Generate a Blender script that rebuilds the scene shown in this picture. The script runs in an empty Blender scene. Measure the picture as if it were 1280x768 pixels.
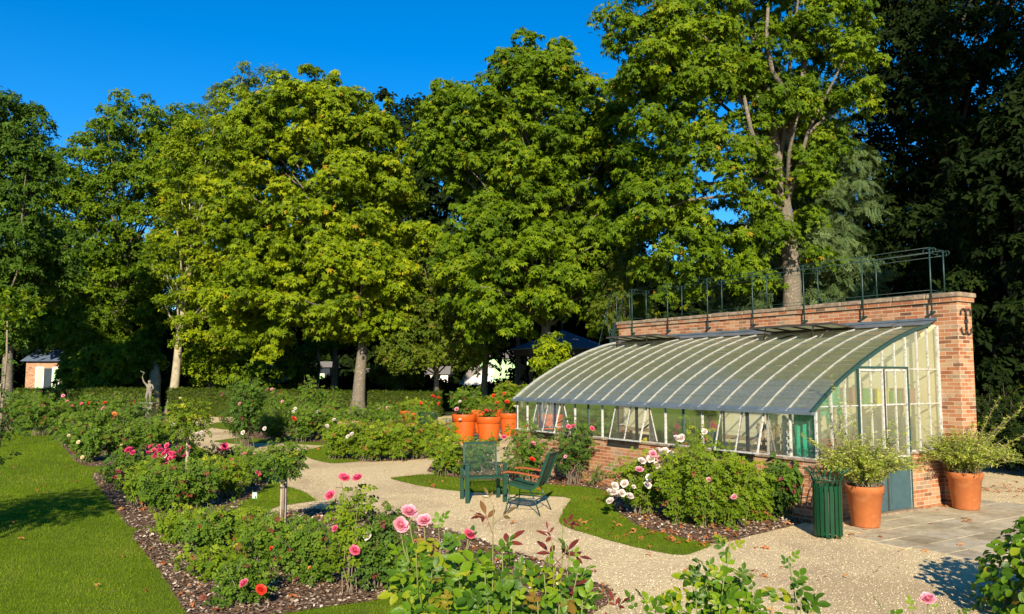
import bpy, math, random
import numpy as np
from mathutils import Vector, Matrix
PI = math.pi
R = math.radians
scene = bpy.context.scene
COL = scene.collection
rng = np.random.default_rng(7)
random.seed(7)

# ---------------------------------------------------------------- survey helpers (measured from the photo)
F = 1000.0; H = 2.0; PITCH = math.atan(87 / F)
def ray(x, y):
    u = (x - 640) / F; v = (384 - y) / F
    return np.array([u, math.cos(PITCH) - v * math.sin(PITCH), math.sin(PITCH) + v * math.cos(PITCH)])
def G(x, y, z=0.0):
    r = ray(x, y); t = (z - H) / r[2]
    return (r[0] * t, r[1] * t)
def at(x, y, Y):
    r = ray(x, y); t = Y / r[1]
    return np.array([r[0] * t, Y, H + r[2] * t])
AZ = math.atan(629 / (F / math.cos(PITCH)))           # the greenhouse is turned by this angle

# ---------------------------------------------------------------- object helpers
def tag(o, label=None, cat=None, group=None, kind=None):
    if label: o['label'] = label
    if cat: o['category'] = cat
    if group: o['group'] = group
    if kind: o['kind'] = kind
    return o
def empty(name, loc=(0, 0, 0), rz=0.0, label=None, cat=None, group=None):
    o = bpy.data.objects.new(name, None); COL.objects.link(o)
    o.location = loc; o.rotation_euler = (0, 0, rz); o.empty_display_size = 0.1
    return tag(o, label, cat, group)
def link(name, me, mat=None, parent=None, loc=None):
    o = bpy.data.objects.new(name, me); COL.objects.link(o)
    if mat and len(me.materials) == 0: me.materials.append(mat)
    if parent: o.parent = parent
    if loc is not None: o.location = loc
    return o
def np_mesh(name, verts, loops, totals, smooth=False, rnd=None):
    verts = np.ascontiguousarray(verts, dtype=np.float32); loops = np.ascontiguousarray(loops, dtype=np.int32)
    totals = np.ascontiguousarray(totals, dtype=np.int32)
    me = bpy.data.meshes.new(name)
    me.vertices.add(len(verts)); me.vertices.foreach_set('co', verts.ravel())
    me.loops.add(len(loops)); me.loops.foreach_set('vertex_index', loops)
    me.polygons.add(len(totals))
    st = np.concatenate([[0], np.cumsum(totals)[:-1]]).astype(np.int32)
    me.polygons.foreach_set('loop_start', st); me.polygons.foreach_set('loop_total', totals)
    me.polygons.foreach_set('use_smooth', np.full(len(totals), smooth, dtype=bool))
    me.update(calc_edges=True)
    if rnd is not None:
        a = me.attributes.new('rnd', 'FLOAT', 'POINT'); a.data.foreach_set('value', np.ascontiguousarray(rnd, dtype=np.float32))
    return me

class MB:
    """collects shapes and links them as ONE mesh object"""
    def __init__(s): s.v = []; s.f = []; s.sm = []
    def add(s, vs, fs, smooth=False):
        o = len(s.v); s.v += [tuple(v) for v in vs]; s.f += [tuple(i + o for i in f) for f in fs]; s.sm += [smooth] * len(fs)
        return s
    def box(s, x0, x1, y0, y1, z0, z1, bev=0.0):
        if bev <= 0:
            vs = [(x, y, z) for z in (z0, z1) for (x, y) in ((x0, y0), (x1, y0), (x1, y1), (x0, y1))]
            return s.add(vs, [(3, 2, 1, 0), (4, 5, 6, 7), (0, 1, 5, 4), (1, 2, 6, 5), (2, 3, 7, 6), (3, 0, 4, 7)])
        b = bev; pts = []
        for (z, i) in ((z0, b), (z0 + b, 0), (z1 - b, 0), (z1, b)):
            pts.append([(x0 + b + i, y0 + i, z), (x1 - b - i, y0 + i, z), (x1 - i, y0 + b + i, z), (x1 - i, y1 - b - i, z),
                        (x1 - b - i, y1 - i, z), (x0 + b + i, y1 - i, z), (x0 + i, y1 - b - i, z), (x0 + i, y0 + b + i, z)])
        vs = sum(pts, []); fs = [tuple(range(7, -1, -1)), tuple(24 + k for k in range(8))]
        for r_ in range(3):
            for k in range(8):
                a = r_ * 8 + k; c = r_ * 8 + (k + 1) % 8
                fs.append((a, c, c + 8, a + 8))
        return s.add(vs, fs)
    def beam(s, p, q, w, h, up=(0, 0, 1)):
        """rectangular bar from p to q, w across, h along up"""
        p = Vector(p); q = Vector(q); d = (q - p).normalized(); u = Vector(up)
        sx = d.cross(u)
        if sx.length < 1e-4: sx = d.cross(Vector((1, 0, 0)))
        sx.normalize(); uz = sx.cross(d).normalized()
        vs = []
        for c in (p, q):
            for (a, b) in ((-1, -1), (1, -1), (1, 1), (-1, 1)):
                vs.append(c + sx * (a * w / 2) + uz * (b * h / 2))
        return s.add(vs, [(3, 2, 1, 0), (4, 5, 6, 7), (0, 1, 5, 4), (1, 2, 6, 5), (2, 3, 7, 6), (3, 0, 4, 7)])
    def tube(s, pts, rad, n=8, cap=True, smooth=True):
        pts = [Vector(p) for p in pts]
        if not hasattr(rad, '__len__'): rad = [rad] * len(pts)
        rings = []; up = None
        for i, p in enumerate(pts):
            d = (pts[min(i + 1, len(pts) - 1)] - pts[max(i - 1, 0)])
            if d.length < 1e-9: d = Vector((0, 0, 1))
            d.normalize()
            if up is None:
                up = Vector((0, 0, 1)) if abs(d.z) < .9 else Vector((1, 0, 0))
            sx = d.cross(up)
            if sx.length < 1e-4: sx = d.cross(Vector((0, 1, 0)))
            sx.normalize(); uz = sx.cross(d).normalized(); up = uz
            rings.append([p + (sx * math.cos(2 * PI * k / n) + uz * math.sin(2 * PI * k / n)) * rad[i] for k in range(n)])
        vs = sum(rings, []); fs = []
        for i in range(len(pts) - 1):
            for k in range(n):
                a = i * n + k; b = i * n + (k + 1) % n
                fs.append((a, b, b + n, a + n))
        if cap: fs += [tuple(range(n - 1, -1, -1)), tuple((len(pts) - 1) * n + k for k in range(n))]
        return s.add(vs, fs, smooth)
    def lathe(s, prof, n=32, c=(0, 0, 0), smooth=True):
        vs = []; fs = []
        for (r, z) in prof:
            for k in range(n):
                vs.append((c[0] + r * math.cos(2 * PI * k / n), c[1] + r * math.sin(2 * PI * k / n), c[2] + z))
        for i in range(len(prof) - 1):
            for k in range(n):
                a = i * n + k; b = i * n + (k + 1) % n
                fs.append((a, b, b + n, a + n))
        return s.add(vs, fs, smooth)
    def prism(s, poly, z0, z1):
        n = len(poly); vs = [(x, y, z0) for x, y in poly] + [(x, y, z1) for x, y in poly]
        fs = [tuple(range(n - 1, -1, -1)), tuple(range(n, 2 * n))] + [(k, (k + 1) % n, (k + 1) % n + n, k + n) for k in range(n)]
        return s.add(vs, fs)
    def build(s, name, mat, parent=None, loc=None):
        me = bpy.data.meshes.new(name); me.from_pydata(s.v, [], s.f)
        me.polygons.foreach_set('use_smooth', s.sm); me.update()
        me.materials.append(mat)
        return link(name, me, None, parent, loc)

# ---------------------------------------------------------------- materials
def nt(name):
    m = bpy.data.materials.new(name); m.use_nodes = True
    return m, m.node_tree.nodes, m.node_tree.links, m.node_tree.nodes['Principled BSDF']
def ramp(n, l, fac, stops, interp='LINEAR'):
    r = n.new('ShaderNodeValToRGB'); r.color_ramp.interpolation = interp
    e = r.color_ramp.elements
    e[0].position = stops[0][0]; e[0].color = (*stops[0][1], 1)
    e[1].position = stops[-1][0]; e[1].color = (*stops[-1][1], 1)
    for p, c in stops[1:-1]:
        x = e.new(p); x.color = (*c, 1)
    l.new(fac, r.inputs['Fac']); return r.outputs['Color']
def noise(n, l, scale, detail=4, rough=.6, vec=None, dist=0.0):
    t = n.new('ShaderNodeTexNoise'); t.inputs['Scale'].default_value = scale; t.inputs['Detail'].default_value = detail
    t.inputs['Roughness'].default_value = rough; t.inputs['Distortion'].default_value = dist
    if vec is None:
        tc = n.new('ShaderNodeTexCoord'); vec = tc.outputs['Object']
    l.new(vec, t.inputs['Vector']); return t
def mix(n, l, fac, a, b, mode='MIX'):
    m = n.new('ShaderNodeMix'); m.data_type = 'RGBA'; m.blend_type = mode
    for i, v in ((0, fac), (6, a), (7, b)):
        if isinstance(v, (int, float)): m.inputs[i].default_value = v
        elif isinstance(v, tuple): m.inputs[i].default_value = (*v, 1)
        else: l.new(v, m.inputs[i])
    return m.outputs[2]
def bump(n, l, b, height, strength, dist=.01):
    x = n.new('ShaderNodeBump'); x.inputs['Strength'].default_value = strength; x.inputs['Distance'].default_value = dist
    l.new(height, x.inputs['Height']); l.new(x.outputs['Normal'], b.inputs['Normal'])
    return x
def simple(name, c1, c2=None, scale=8, rough=.7, bumps=None, metal=0.0, spec=.4, c3=None, detail=5):
    m, n, l, b = nt(name)
    b.inputs['Roughness'].default_value = rough; b.inputs['Metallic'].default_value = metal
    b.inputs['Specular IOR Level'].default_value = spec
    if c2 is None: c2 = tuple(x * .75 for x in c1)
    t = noise(n, l, scale, detail, .65)
    st = [(.3, c1), (.7, c2)] if c3 is None else [(.3, c1), (.52, c2), (.72, c3)]
    l.new(ramp(n, l, t.outputs['Fac'], st), b.inputs['Base Color'])
    if bumps:
        t2 = noise(n, l, bumps[0], 4, .6)
        bump(n, l, b, t2.outputs['Fac'], bumps[1], bumps[2] if len(bumps) > 2 else .01)
    return m
def leafmat(name, stops, transl=.35, rough=.55, spec=.16, veins=False):
    m, n, l, b = nt(name)
    a = n.new('ShaderNodeAttribute'); a.attribute_name = 'rnd'
    c = ramp(n, l, a.outputs['Fac'], stops)
    b.inputs['Roughness'].default_value = rough; b.inputs['Specular IOR Level'].default_value = spec
    l.new(c, b.inputs['Base Color'])
    if veins:
        t1 = noise(n, l, 34, 5, .7); c = mix(n, l, .55, c, ramp(n, l, t1.outputs['Fac'], [(.3, (.62, .66, .5)), (.55, (1, 1, 1)), (.75, (1.25, 1.15, .9))]), 'MULTIPLY'); l.new(c, b.inputs['Base Color'])
        t2 = noise(n, l, 70, 3, .6); bump(n, l, b, t2.outputs['Fac'], .5, .006)
    tr = n.new('ShaderNodeBsdfTranslucent')
    br = mix(n, l, 1.0, c, (1.5, 1.45, .7), 'MULTIPLY'); l.new(br, tr.inputs['Color'])
    ms = n.new('ShaderNodeMixShader'); ms.inputs[0].default_value = transl
    l.new(b.outputs[0], ms.inputs[1]); l.new(tr.outputs[0], ms.inputs[2])
    l.new(ms.outputs[0], n['Material Output'].inputs['Surface'])
    return m

def brick_mat(name, dirty=.5):
    m, n, l, b = nt(name)
    tc = n.new('ShaderNodeTexCoord'); sp = n.new('ShaderNodeSeparateXYZ'); l.new(tc.outputs['Object'], sp.inputs[0])
    ad = n.new('ShaderNodeMath'); ad.operation = 'ADD'; l.new(sp.outputs['X'], ad.inputs[0]); l.new(sp.outputs['Y'], ad.inputs[1])
    cb = n.new('ShaderNodeCombineXYZ'); l.new(ad.outputs[0], cb.inputs['X']); l.new(sp.outputs['Z'], cb.inputs['Y'])
    wob = noise(n, l, 3.0, 2); sc = n.new('ShaderNodeVectorMath'); sc.operation = 'SCALE'; sc.inputs['Scale'].default_value = .012
    l.new(wob.outputs['Color'], sc.inputs[0]); av = n.new('ShaderNodeVectorMath'); l.new(cb.outputs[0], av.inputs[0]); l.new(sc.outputs[0], av.inputs[1])
    bt = n.new('ShaderNodeTexBrick'); l.new(av.outputs[0], bt.inputs['Vector'])
    for k, v in (('Scale', 1.0), ('Mortar Size', .0055), ('Mortar Smooth', .25), ('Bias', .0), ('Brick Width', .21), ('Row Height', .060)):
        bt.inputs[k].default_value = v
    bt.inputs['Color1'].default_value = (0, 0, 0, 1); bt.inputs['Color2'].default_value = (1, 1, 1, 1); bt.inputs['Mortar'].default_value = (.5, .5, .5, 1)
    # every brick its own tone
    c = ramp(n, l, bt.outputs['Color'], [(0, (.10, .05, .03)), (.1, (.27, .08, .03)), (.4, (.35, .13, .055)), (.65, (.40, .175, .08)), (.85, (.42, .26, .15)), (1, (.24, .18, .12))])
    fine = noise(n, l, 60, 4); c = mix(n, l, .35, c, ramp(n, l, fine.outputs['Fac'], [(.3, (.45, .42, .4)), (.7, (1, 1, 1))]), 'MULTIPLY')
    c = mix(n, l, bt.outputs['Fac'], c, (.46, .38, .27))
    big = noise(n, l, 1.6, 5, .7)
    st = ramp(n, l, big.outputs['Fac'], [(.42, (0, 0, 0)), (.75, (dirty, dirty, dirty))])
    c = mix(n, l, st, c, (.46, .31, .18))
    grim = noise(n, l, 5.5, 6, .75)
    st2 = ramp(n, l, grim.outputs['Fac'], [(.53, (0, 0, 0)), (.74, (.7, .7, .7))])
    c = mix(n, l, st2, c, (.14, .10, .07))
    l.new(c, b.inputs['Base Color']); b.inputs['Roughness'].default_value = .88; b.inputs['Specular IOR Level'].default_value = .2
    inv = n.new('ShaderNodeMath'); inv.operation = 'SUBTRACT'; inv.inputs[0].default_value = 1.0; l.new(bt.outputs['Fac'], inv.inputs[1])
    ad2 = n.new('ShaderNodeMath'); ad2.operation = 'MULTIPLY_ADD'; l.new(fine.outputs['Fac'], ad2.inputs[0]); ad2.inputs[1].default_value = .4; l.new(inv.outputs[0], ad2.inputs[2])
    bump(n, l, b, ad2.outputs[0], .7, .006)
    return m

def glass_mat(name, dust, dust_amt, scale=2.2, tint=(.93, .97, .94), rough=.04, gc=1.0, mott=.5):
    m, n, l, b = nt(name)
    b.inputs['Base Color'].default_value = (*dust, 1); b.inputs['Roughness'].default_value = .55
    t = noise(n, l, scale, 6, .7); t2 = noise(n, l, scale * 9, 4, .6)
    dc = mix(n, l, t.outputs['Fac'], dust, tuple(x * .62 for x in dust)); l.new(dc, b.inputs['Base Color'])
    trl = n.new('ShaderNodeBsdfTranslucent'); trl.inputs['Color'].default_value = (*[min(1, x * 1.3) for x in dust], 1)
    md = n.new('ShaderNodeMixShader'); md.inputs[0].default_value = .5; l.new(b.outputs[0], md.inputs[1]); l.new(trl.outputs[0], md.inputs[2])
    tr = n.new('ShaderNodeBsdfTransparent'); tr.inputs['Color'].default_value = (*tint, 1)
    gl = n.new('ShaderNodeBsdfGlossy'); gl.inputs['Roughness'].default_value = rough; gl.inputs['Color'].default_value = (gc, gc, gc, 1)
    fr = n.new('ShaderNodeFresnel'); fr.inputs['IOR'].default_value = 1.5; b.inputs['Specular IOR Level'].default_value = .2
    mg = n.new('ShaderNodeMixShader'); l.new(fr.outputs[0], mg.inputs[0]); l.new(tr.outputs[0], mg.inputs[1]); l.new(gl.outputs[0], mg.inputs[2])
    f = n.new('ShaderNodeMath'); f.operation = 'MULTIPLY_ADD'; l.new(t2.outputs['Fac'], f.inputs[0]); f.inputs[1].default_value = mott; f.inputs[2].default_value = dust_amt - mott / 2
    f.use_clamp = True
    mo = n.new('ShaderNodeMixShader'); l.new(f.outputs[0], mo.inputs[0]); l.new(mg.outputs[0], mo.inputs[1]); l.new(md.outputs[0], mo.inputs[2])
    l.new(mo.outputs[0], n['Material Output'].inputs['Surface'])
    return m

def ground_mat(name, stops, s1, s2, bs, bstr, patch=None, dist=.01):
    m, n, l, b = nt(name)
    t = noise(n, l, s1, 6, .7); c = ramp(n, l, t.outputs['Fac'], stops)
    t2 = noise(n, l, s2, 3, .6)
    c = mix(n, l, .55, c, ramp(n, l, t2.outputs['Fac'], [(.32, (.42, .4, .38)), (.5, (1, 1, 1)), (.7, (1.25, 1.22, 1.15))]), 'MULTIPLY')
    if patch:
        t3 = noise(n, l, patch[0], 4, .6, dist=.4)
        c = mix(n, l, ramp(n, l, t3.outputs['Fac'], [(.45, (0, 0, 0)), (.62, (patch[2],) * 3)]), c, patch[1])
    l.new(c, b.inputs['Base Color']); b.inputs['Roughness'].default_value = .95; b.inputs['Specular IOR Level'].default_value = .1
    tb = n.new('ShaderNodeTexVoronoi'); tb.inputs['Scale'].default_value = bs
    tc = n.new('ShaderNodeTexCoord'); l.new(tc.outputs['Object'], tb.inputs['Vector'])
    bump(n, l, b, tb.outputs['Distance'], bstr, dist)
    return m

M = {}
M['gravel'] = ground_mat('gravel_sand', [(.25, (.47, .36, .18)), (.5, (.62, .50, .285)), (.75, (.73, .61, .38))], 14, 70, 60, .8, (.42, (.36, .265, .155), .62))
M['lawn'] = ground_mat('lawn_turf', [(.3, (.07, .12, .005)), (.55, (.115, .18, .006)), (.8, (.155, .22, .010))], 5, 90, 60, .8, (.6, (.11, .13, .02), .5))
M['mulch'] = ground_mat('bark_mulch', [(.3, (.05, .03, .02)), (.5, (.15, .09, .055)), (.75, (.32, .22, .15))], 22, 55, 30, 1.0, dist=.03)
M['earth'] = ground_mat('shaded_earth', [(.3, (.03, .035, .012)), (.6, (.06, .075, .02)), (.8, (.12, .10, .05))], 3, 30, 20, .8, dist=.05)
def flag_mat():
    m, n, l, b = nt('paving_stone')
    a = n.new('ShaderNodeAttribute'); a.attribute_name = 'rnd'
    c = ramp(n, l, a.outputs['Fac'], [(0, (.34, .29, .19)), (.5, (.48, .42, .29)), (1, (.42, .37, .27))])
    t = noise(n, l, 9, 6, .7); c = mix(n, l, .55, c, ramp(n, l, t.outputs['Fac'], [(.3, (.42, .38, .30)), (.55, (1, 1, 1))]), 'MULTIPLY')
    t3 = noise(n, l, 1.7, 5, .7); c = mix(n, l, .7, c, ramp(n, l, t3.outputs['Fac'], [(.38, (.55, .50, .40)), (.56, (1, 1, 1))]), 'MULTIPLY')
    l.new(c, b.inputs['Base Color']); b.inputs['Roughness'].default_value = .9
    t2 = noise(n, l, 60, 4); bump(n, l, b, t2.outputs['Fac'], .4, .004); return m
M['flag'] = flag_mat()
M['brick'] = brick_mat('old_brick')
M['brick_end'] = brick_mat('old_brick_wall', .35)
M['coping'] = simple('stone_coping', (.34, .27, .19), (.20, .145, .095), 9, .95, (30, .8, .01), c3=(.13, .11, .08))
M['plaster'] = simple('cream_plaster', (.80, .74, .50), (.72, .65, .42), 2, .9, (20, .3, .005))
M['paint'] = simple('flaking_white_paint', (.54, .55, .51), (.42, .42, .38), 26, .6, (60, .5, .003), c3=(.10, .08, .06), detail=8)
M['roof_paint'] = simple('grey_white_roof_paint', (.36, .37, .34), (.24, .25, .23), 12, .6)
M['zinc'] = simple('weathered_zinc', (.17, .21, .24), (.10, .135, .155), 5, .45, (12, .3, .004), metal=.35)
M['green_iron'] = simple('dark_green_iron', (.012, .038, .032), (.022, .06, .05), 30, .5, (60, .3, .002))
M['rail_iron'] = simple('blue_green_rail_paint', (.008, .028, .024), (.016, .045, .04), 30, .45)
M['black_iron'] = simple('blackened_iron', (.02, .02, .018), (.05, .035, .025), 30, .6)
M['teal'] = simple('teal_door_paint', (.035, .075, .085), (.05, .10, .11), 6, .5, (30, .2, .003))
M['dark_gap'] = simple('dark_timber', (.03, .028, .025), (.05, .045, .04), 30, .7)
M['bin_green'] = simple('bottle_green_enamel', (.003, .036, .013), (.004, .048, .018), 14, .35, spec=.35)
M['chair_green'] = simple('green_lacquer', (.004, .032, .018), (.007, .046, .027), 10, .35, spec=.5)
M['arm_wood'] = simple('varnished_red_wood', (.30, .07, .02), (.20, .045, .012), 16, .4)
M['terra'] = simple('terracotta', (.40, .13, .035), (.34, .10, .025), 5, .8, (40, .3, .003), c3=(.42, .17, .06))
M['orange_pot'] = simple('orange_plastic_pot', (.50, .085, .007), (.45, .072, .006), 4, .5)
M['soil'] = simple('potting_soil', (.05, .03, .02), (.1, .06, .04), 30, .95, (40, 1, .02))
M['glass_roof'] = glass_mat('dusty_roof_glass', (.52, .55, .31), .46, rough=.2, gc=.5, mott=.4)
M['glass'] = glass_mat('old_window_glass', (.55, .55, .44), .13, mott=.15)
M['glass_gable'] = glass_mat('chalky_gable_glass', (.66, .64, .40), .36, mott=.12)
M['bark'] = simple('grey_brown_bark', (.20, .17, .125), (.11, .095, .07), 7, .95, (14, 1, .05), c3=(.30, .25, .19))
M['bark_pale'] = simple('pale_bark', (.40, .34, .24), (.30, .26, .17), 4, .9, (10, .6, .03), c3=(.18, .15, .10))
M['bark_dark'] = simple('dark_bark', (.06, .05, .04), (.035, .03, .024), 7, .95, (14, 1, .05))
M['twig'] = simple('green_cane', (.12, .17, .035), (.16, .12, .05), 20, .6)
M['woody'] = simple('woody_stem', (.22, .17, .12), (.13, .10, .07), 20, .8)
M['stake'] = simple('grey_timber_stake', (.36, .30, .23), (.26, .21, .15), 14, .9, (40, .6, .004))
M['stone'] = simple('weathered_stone', (.20, .18, .14), (.12, .11, .085), 12, .9, (30, .8, .01))
M['label_plate'] = simple('mint_label_plate', (.45, .72, .50), (.42, .68, .47), 5, .4)
M['fabric_green'] = simple('emerald_cloth', (.0, .30, .17), (.0, .22, .13), 10, .8)
M['wood'] = simple('bare_wood', (.42, .31, .19), (.32, .23, .14), 12, .8)
M['red_plastic'] = simple('red_plastic', (.55, .04, .02), (.5, .04, .02), 5, .4)
M['yellow_plastic'] = simple('yellow_plastic', (.62, .55, .05), (.58, .5, .05), 5, .4)
M['green_plastic'] = simple('green_plastic', (.03, .28, .08), (.03, .25, .07), 5, .4)
M['mauve_plastic'] = simple('mauve_plastic', (.28, .14, .13), (.25, .12, .12), 5, .5)
M['wall_white'] = simple('white_render', (.72, .70, .64), (.62, .60, .54), 2, .9)
M['wall_mint'] = simple('mint_render', (.40, .66, .32), (.36, .60, .29), 2, .9)
M['slate'] = simple('slate_roof', (.10, .14, .20), (.07, .10, .15), 4, .6)
M['slate_grey'] = simple('grey_roof', (.20, .18, .16), (.15, .14, .13), 4, .8)
M['blue_panel'] = simple('blue_panel', (.05, .14, .36), (.04, .11, .30), 3, .6)
M['window_dark'] = simple('dark_window', (.02, .03, .04), (.03, .04, .05), 3, .15, spec=.6)

# leaves: rnd 0..1 picks the tone of each leaf
M['lf_chest_y'] = leafmat('chestnut_leaf_autumn', [(0, (.04, .075, .002)), (.35, (.105, .165, .002)), (.7, (.185, .25, .003)), (.93, (.29, .32, .004)), (1, (.30, .21, .01))], .3)
M['lf_chest'] = leafmat('chestnut_leaf', [(0, (.028, .065, .002)), (.4, (.075, .135, .002)), (.8, (.145, .215, .003)), (.96, (.23, .26, .006)), (1, (.24, .17, .01))], .3)
M['lf_maple'] = leafmat('maple_leaf', [(0, (.04, .075, .005)), (.5, (.085, .13, .007)), (.85, (.13, .165, .010)), (1, (.22, .13, .03))], .25)
M['lf_dark_shade'] = leafmat('dark_shade_leaf', [(0, (.004, .009, .001)), (.6, (.008, .018, .002)), (.95, (.02, .035, .003)), (1, (.10, .12, .005))], .12, .75, .08)  # dark foliage; shade over the right-hand trees and woodland is put in too
M['lf_mid'] = leafmat('green_leaf', [(0, (.035, .075, .002)), (.5, (.08, .145, .003)), (.9, (.15, .215, .004)), (1, (.2, .17, .02))], .3)
M['lf_needle'] = leafmat('cedar_needle', [(0, (.035, .065, .022)), (.5, (.075, .12, .038)), (1, (.13, .18, .055))], .1)
M['lf_pine'] = leafmat('bluish_leaf', [(0, (.022, .055, .004)), (.6, (.05, .105, .006)), (1, (.09, .15, .01))], .2)
M['lf_hedge'] = leafmat('hedge_leaf', [(0, (.02, .040, .003)), (.5, (.042, .075, .004)), (.9, (.078, .12, .006)), (1, (.16, .14, .02))], .2)
M['lf_rose'] = leafmat('rose_leaf', [(0, (.035, .075, .008)), (.5, (.075, .145, .010)), (.9, (.14, .215, .014)), (.97, (.26, .25, .02)), (1, (.2, .05, .03))], .35)
M['lf_rose_y'] = leafmat('light_rose_leaf', [(0, (.05, .09, .005)), (.4, (.10, .165, .006)), (.8, (.165, .235, .008)), (.95, (.36, .35, .02)), (1, (.25, .1, .03))], .35)
M['lf_rose_d'] = leafmat('deep_rose_leaf', [(0, (.022, .048, .006)), (.5, (.045, .095, .008)), (.92, (.09, .16, .012)), (1, (.14, .04, .03))], .25)
M['lf_rose_fg'] = leafmat('near_rose_leaf', [(0, (.035, .09, .004)), (.45, (.08, .17, .005)), (.8, (.15, .25, .006)), (.95, (.26, .29, .01)), (1, (.20, .10, .02))], .35, .40, .32, True)
M['lf_red'] = leafmat('red_shoot_leaf', [(0, (.10, .018, .012)), (.5, (.17, .035, .02)), (.8, (.22, .07, .03)), (1, (.12, .10, .02))], .3, .35, .5)
M['lf_willow'] = leafmat('variegated_leaf', [(0, (.12, .19, .015)), (.5, (.26, .35, .03)), (.85, (.48, .50, .10)), (1, (.65, .60, .22))], .4)
M['lf_grass'] = leafmat('grass_blade', [(0, (.065, .12, .003)), (.5, (.12, .19, .004)), (.9, (.175, .25, .008)), (1, (.27, .25, .05))], .35, .6, .15)
M['chips'] = leafmat('wood_chip', [(0, (.04, .024, .016)), (.35, (.12, .075, .05)), (.65, (.28, .21, .15)), (.92, (.40, .32, .25)), (1, (.60, .53, .44))], .0, .9, .1)
M['dead'] = leafmat('dead_leaf', [(0, (.20, .06, .02)), (.5, (.38, .12, .03)), (1, (.50, .24, .08))], .2, .7, .2)
def petal(name, c1, c2):
    m, n, l, b = nt(name)
    a = n.new('ShaderNodeAttribute'); a.attribute_name = 'rnd'
    c = ramp(n, l, a.outputs['Fac'], [(0, c1), (1, c2)]); l.new(c, b.inputs['Base Color']); b.inputs['Roughness'].default_value = .6
    tr = n.new('ShaderNodeBsdfTranslucent'); l.new(c, tr.inputs['Color']); ms = n.new('ShaderNodeMixShader'); ms.inputs[0].default_value = .35
    l.new(b.outputs[0], ms.inputs[1]); l.new(tr.outputs[0], ms.inputs[2]); l.new(ms.outputs[0], n['Material Output'].inputs['Surface']); return m
M['p_pink'] = petal('coral_pink_petal', (.60, .03, .12), (.86, .18, .30))
M['p_rose'] = petal('magenta_petal', (.42, .006, .09), (.78, .07, .24))
M['p_pale'] = petal('pale_pink_petal', (.70, .10, .20), (.84, .44, .52))
M['p_white'] = petal('blush_white_petal', (.78, .58, .54), (.80, .75, .69))
M['p_red'] = petal('red_petal', (.65, .015, .01), (.78, .06, .03))
M['p_cream'] = petal('cream_petal', (.85, .62, .28), (.88, .76, .50))
M['p_orange'] = petal('orange_petal', (.85, .22, .05), (.88, .38, .12))

# ---------------------------------------------------------------- leaf builder
def T(verts, faces):
    return (np.array(verts, float), [i for f in faces for i in f], [len(f) for f in faces])
def leaflet(base, ang, L, W, dz=-.12, fold=.10):
    c, s = math.cos(ang), math.sin(ang)
    def tr(x, y, z): return (base[0] + x * c + y * s, base[1] - x * s + y * c, base[2] + z)
    return [tr(0, 0, 0), tr(W / 2, L * .52, fold * W + dz * L * .4), tr(0, L, dz * L), tr(-W / 2, L * .52, fold * W + dz * L * .4)]
def multi(lst):
    v = []; f = []
    for q in lst:
        o = len(v); v += q; f.append((o, o + 1, o + 2, o + 3))
    return T(v, f)
T_PALM = multi([leaflet((0, 0, 0), a, L, .42 * L, -.35, .2) for a, L in ((-1.7, .7), (-.8, .92), (0, 1.0), (.8, .92), (1.7, .7))])
T_MAPLE = multi([leaflet((0, 0, 0), a, L, .55 * L, -.25, .2) for a, L in ((-1.3, .7), (0, 1.0), (1.3, .7))])
T_SPRAY = multi([leaflet((0, y, -.05 * y), a, .45, .22, -.2, .2) for y, a in ((0, -.9), (0, .9), (.3, -.8), (.35, .8), (.6, 0))])
T_ROSE = multi([leaflet((0, .18, 0), -1.1, .40, .27), leaflet((0, .18, 0), 1.1, .40, .27), leaflet((0, .5, -.02), -.9, .42, .29), leaflet((0, .5, -.02), .9, .42, .29), leaflet((0, .62, -.04), 0, .46, .32)])
T_NEEDLE = multi([leaflet((0, y, -.12 * y * y), a, .38, .10, -.15, 0) for y in (0, .18, .36, .54, .72) for a in (-.85, .85)] + [leaflet((0, .8, -.08), 0, .35, .1)])
T_ONE = multi([leaflet((0, 0, 0), 0, 1, .45, -.2, .25)])
T_NARROW = multi([leaflet((0, 0, 0), 0, 1, .24, -.1, .2)])
T_CHIP = multi([[(-.35, 0, 0), (.3, .1, .06), (.35, 1, 0), (-.25, .85, .08)]])
T_BLADE = T([(-.09, 0, 0), (.09, 0, 0), (.03, 1, .35)], [(0, 1, 2)])
def near_leaflet(base, ang, L, W, dz=-.15, fold=.14):
    """rounded leaflet, folded along its midrib, slightly wavy rim"""
    c, s = math.cos(ang), math.sin(ang)
    def tr(x, y, z): return (base[0] + x * c + y * s, base[1] - x * s + y * c, base[2] + z)
    mid = [tr(0, L * t, dz * L * t * t) for t in (0, .2, .45, .7, .88, 1)]
    prof = ((.2, .62), (.45, 1.0), (.7, .84), (.88, .46))
    rt = [tr(W / 2 * p, L * t, dz * L * t * t + fold * W * p + (.03 * W if i % 2 else 0)) for i, (t, p) in enumerate(prof)]
    lf = [tr(-W / 2 * p, L * t, dz * L * t * t + fold * W * p - (.02 * W if i % 2 else 0)) for i, (t, p) in enumerate(prof)]
    v = mid + rt + lf
    f = [(0, 6, 1), (1, 6, 7, 2), (2, 7, 8, 3), (3, 8, 9, 4), (4, 9, 5), (0, 1, 10), (1, 2, 11, 10), (2, 3, 12, 11), (3, 4, 13, 12), (4, 5, 13)]
    return v, f
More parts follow.
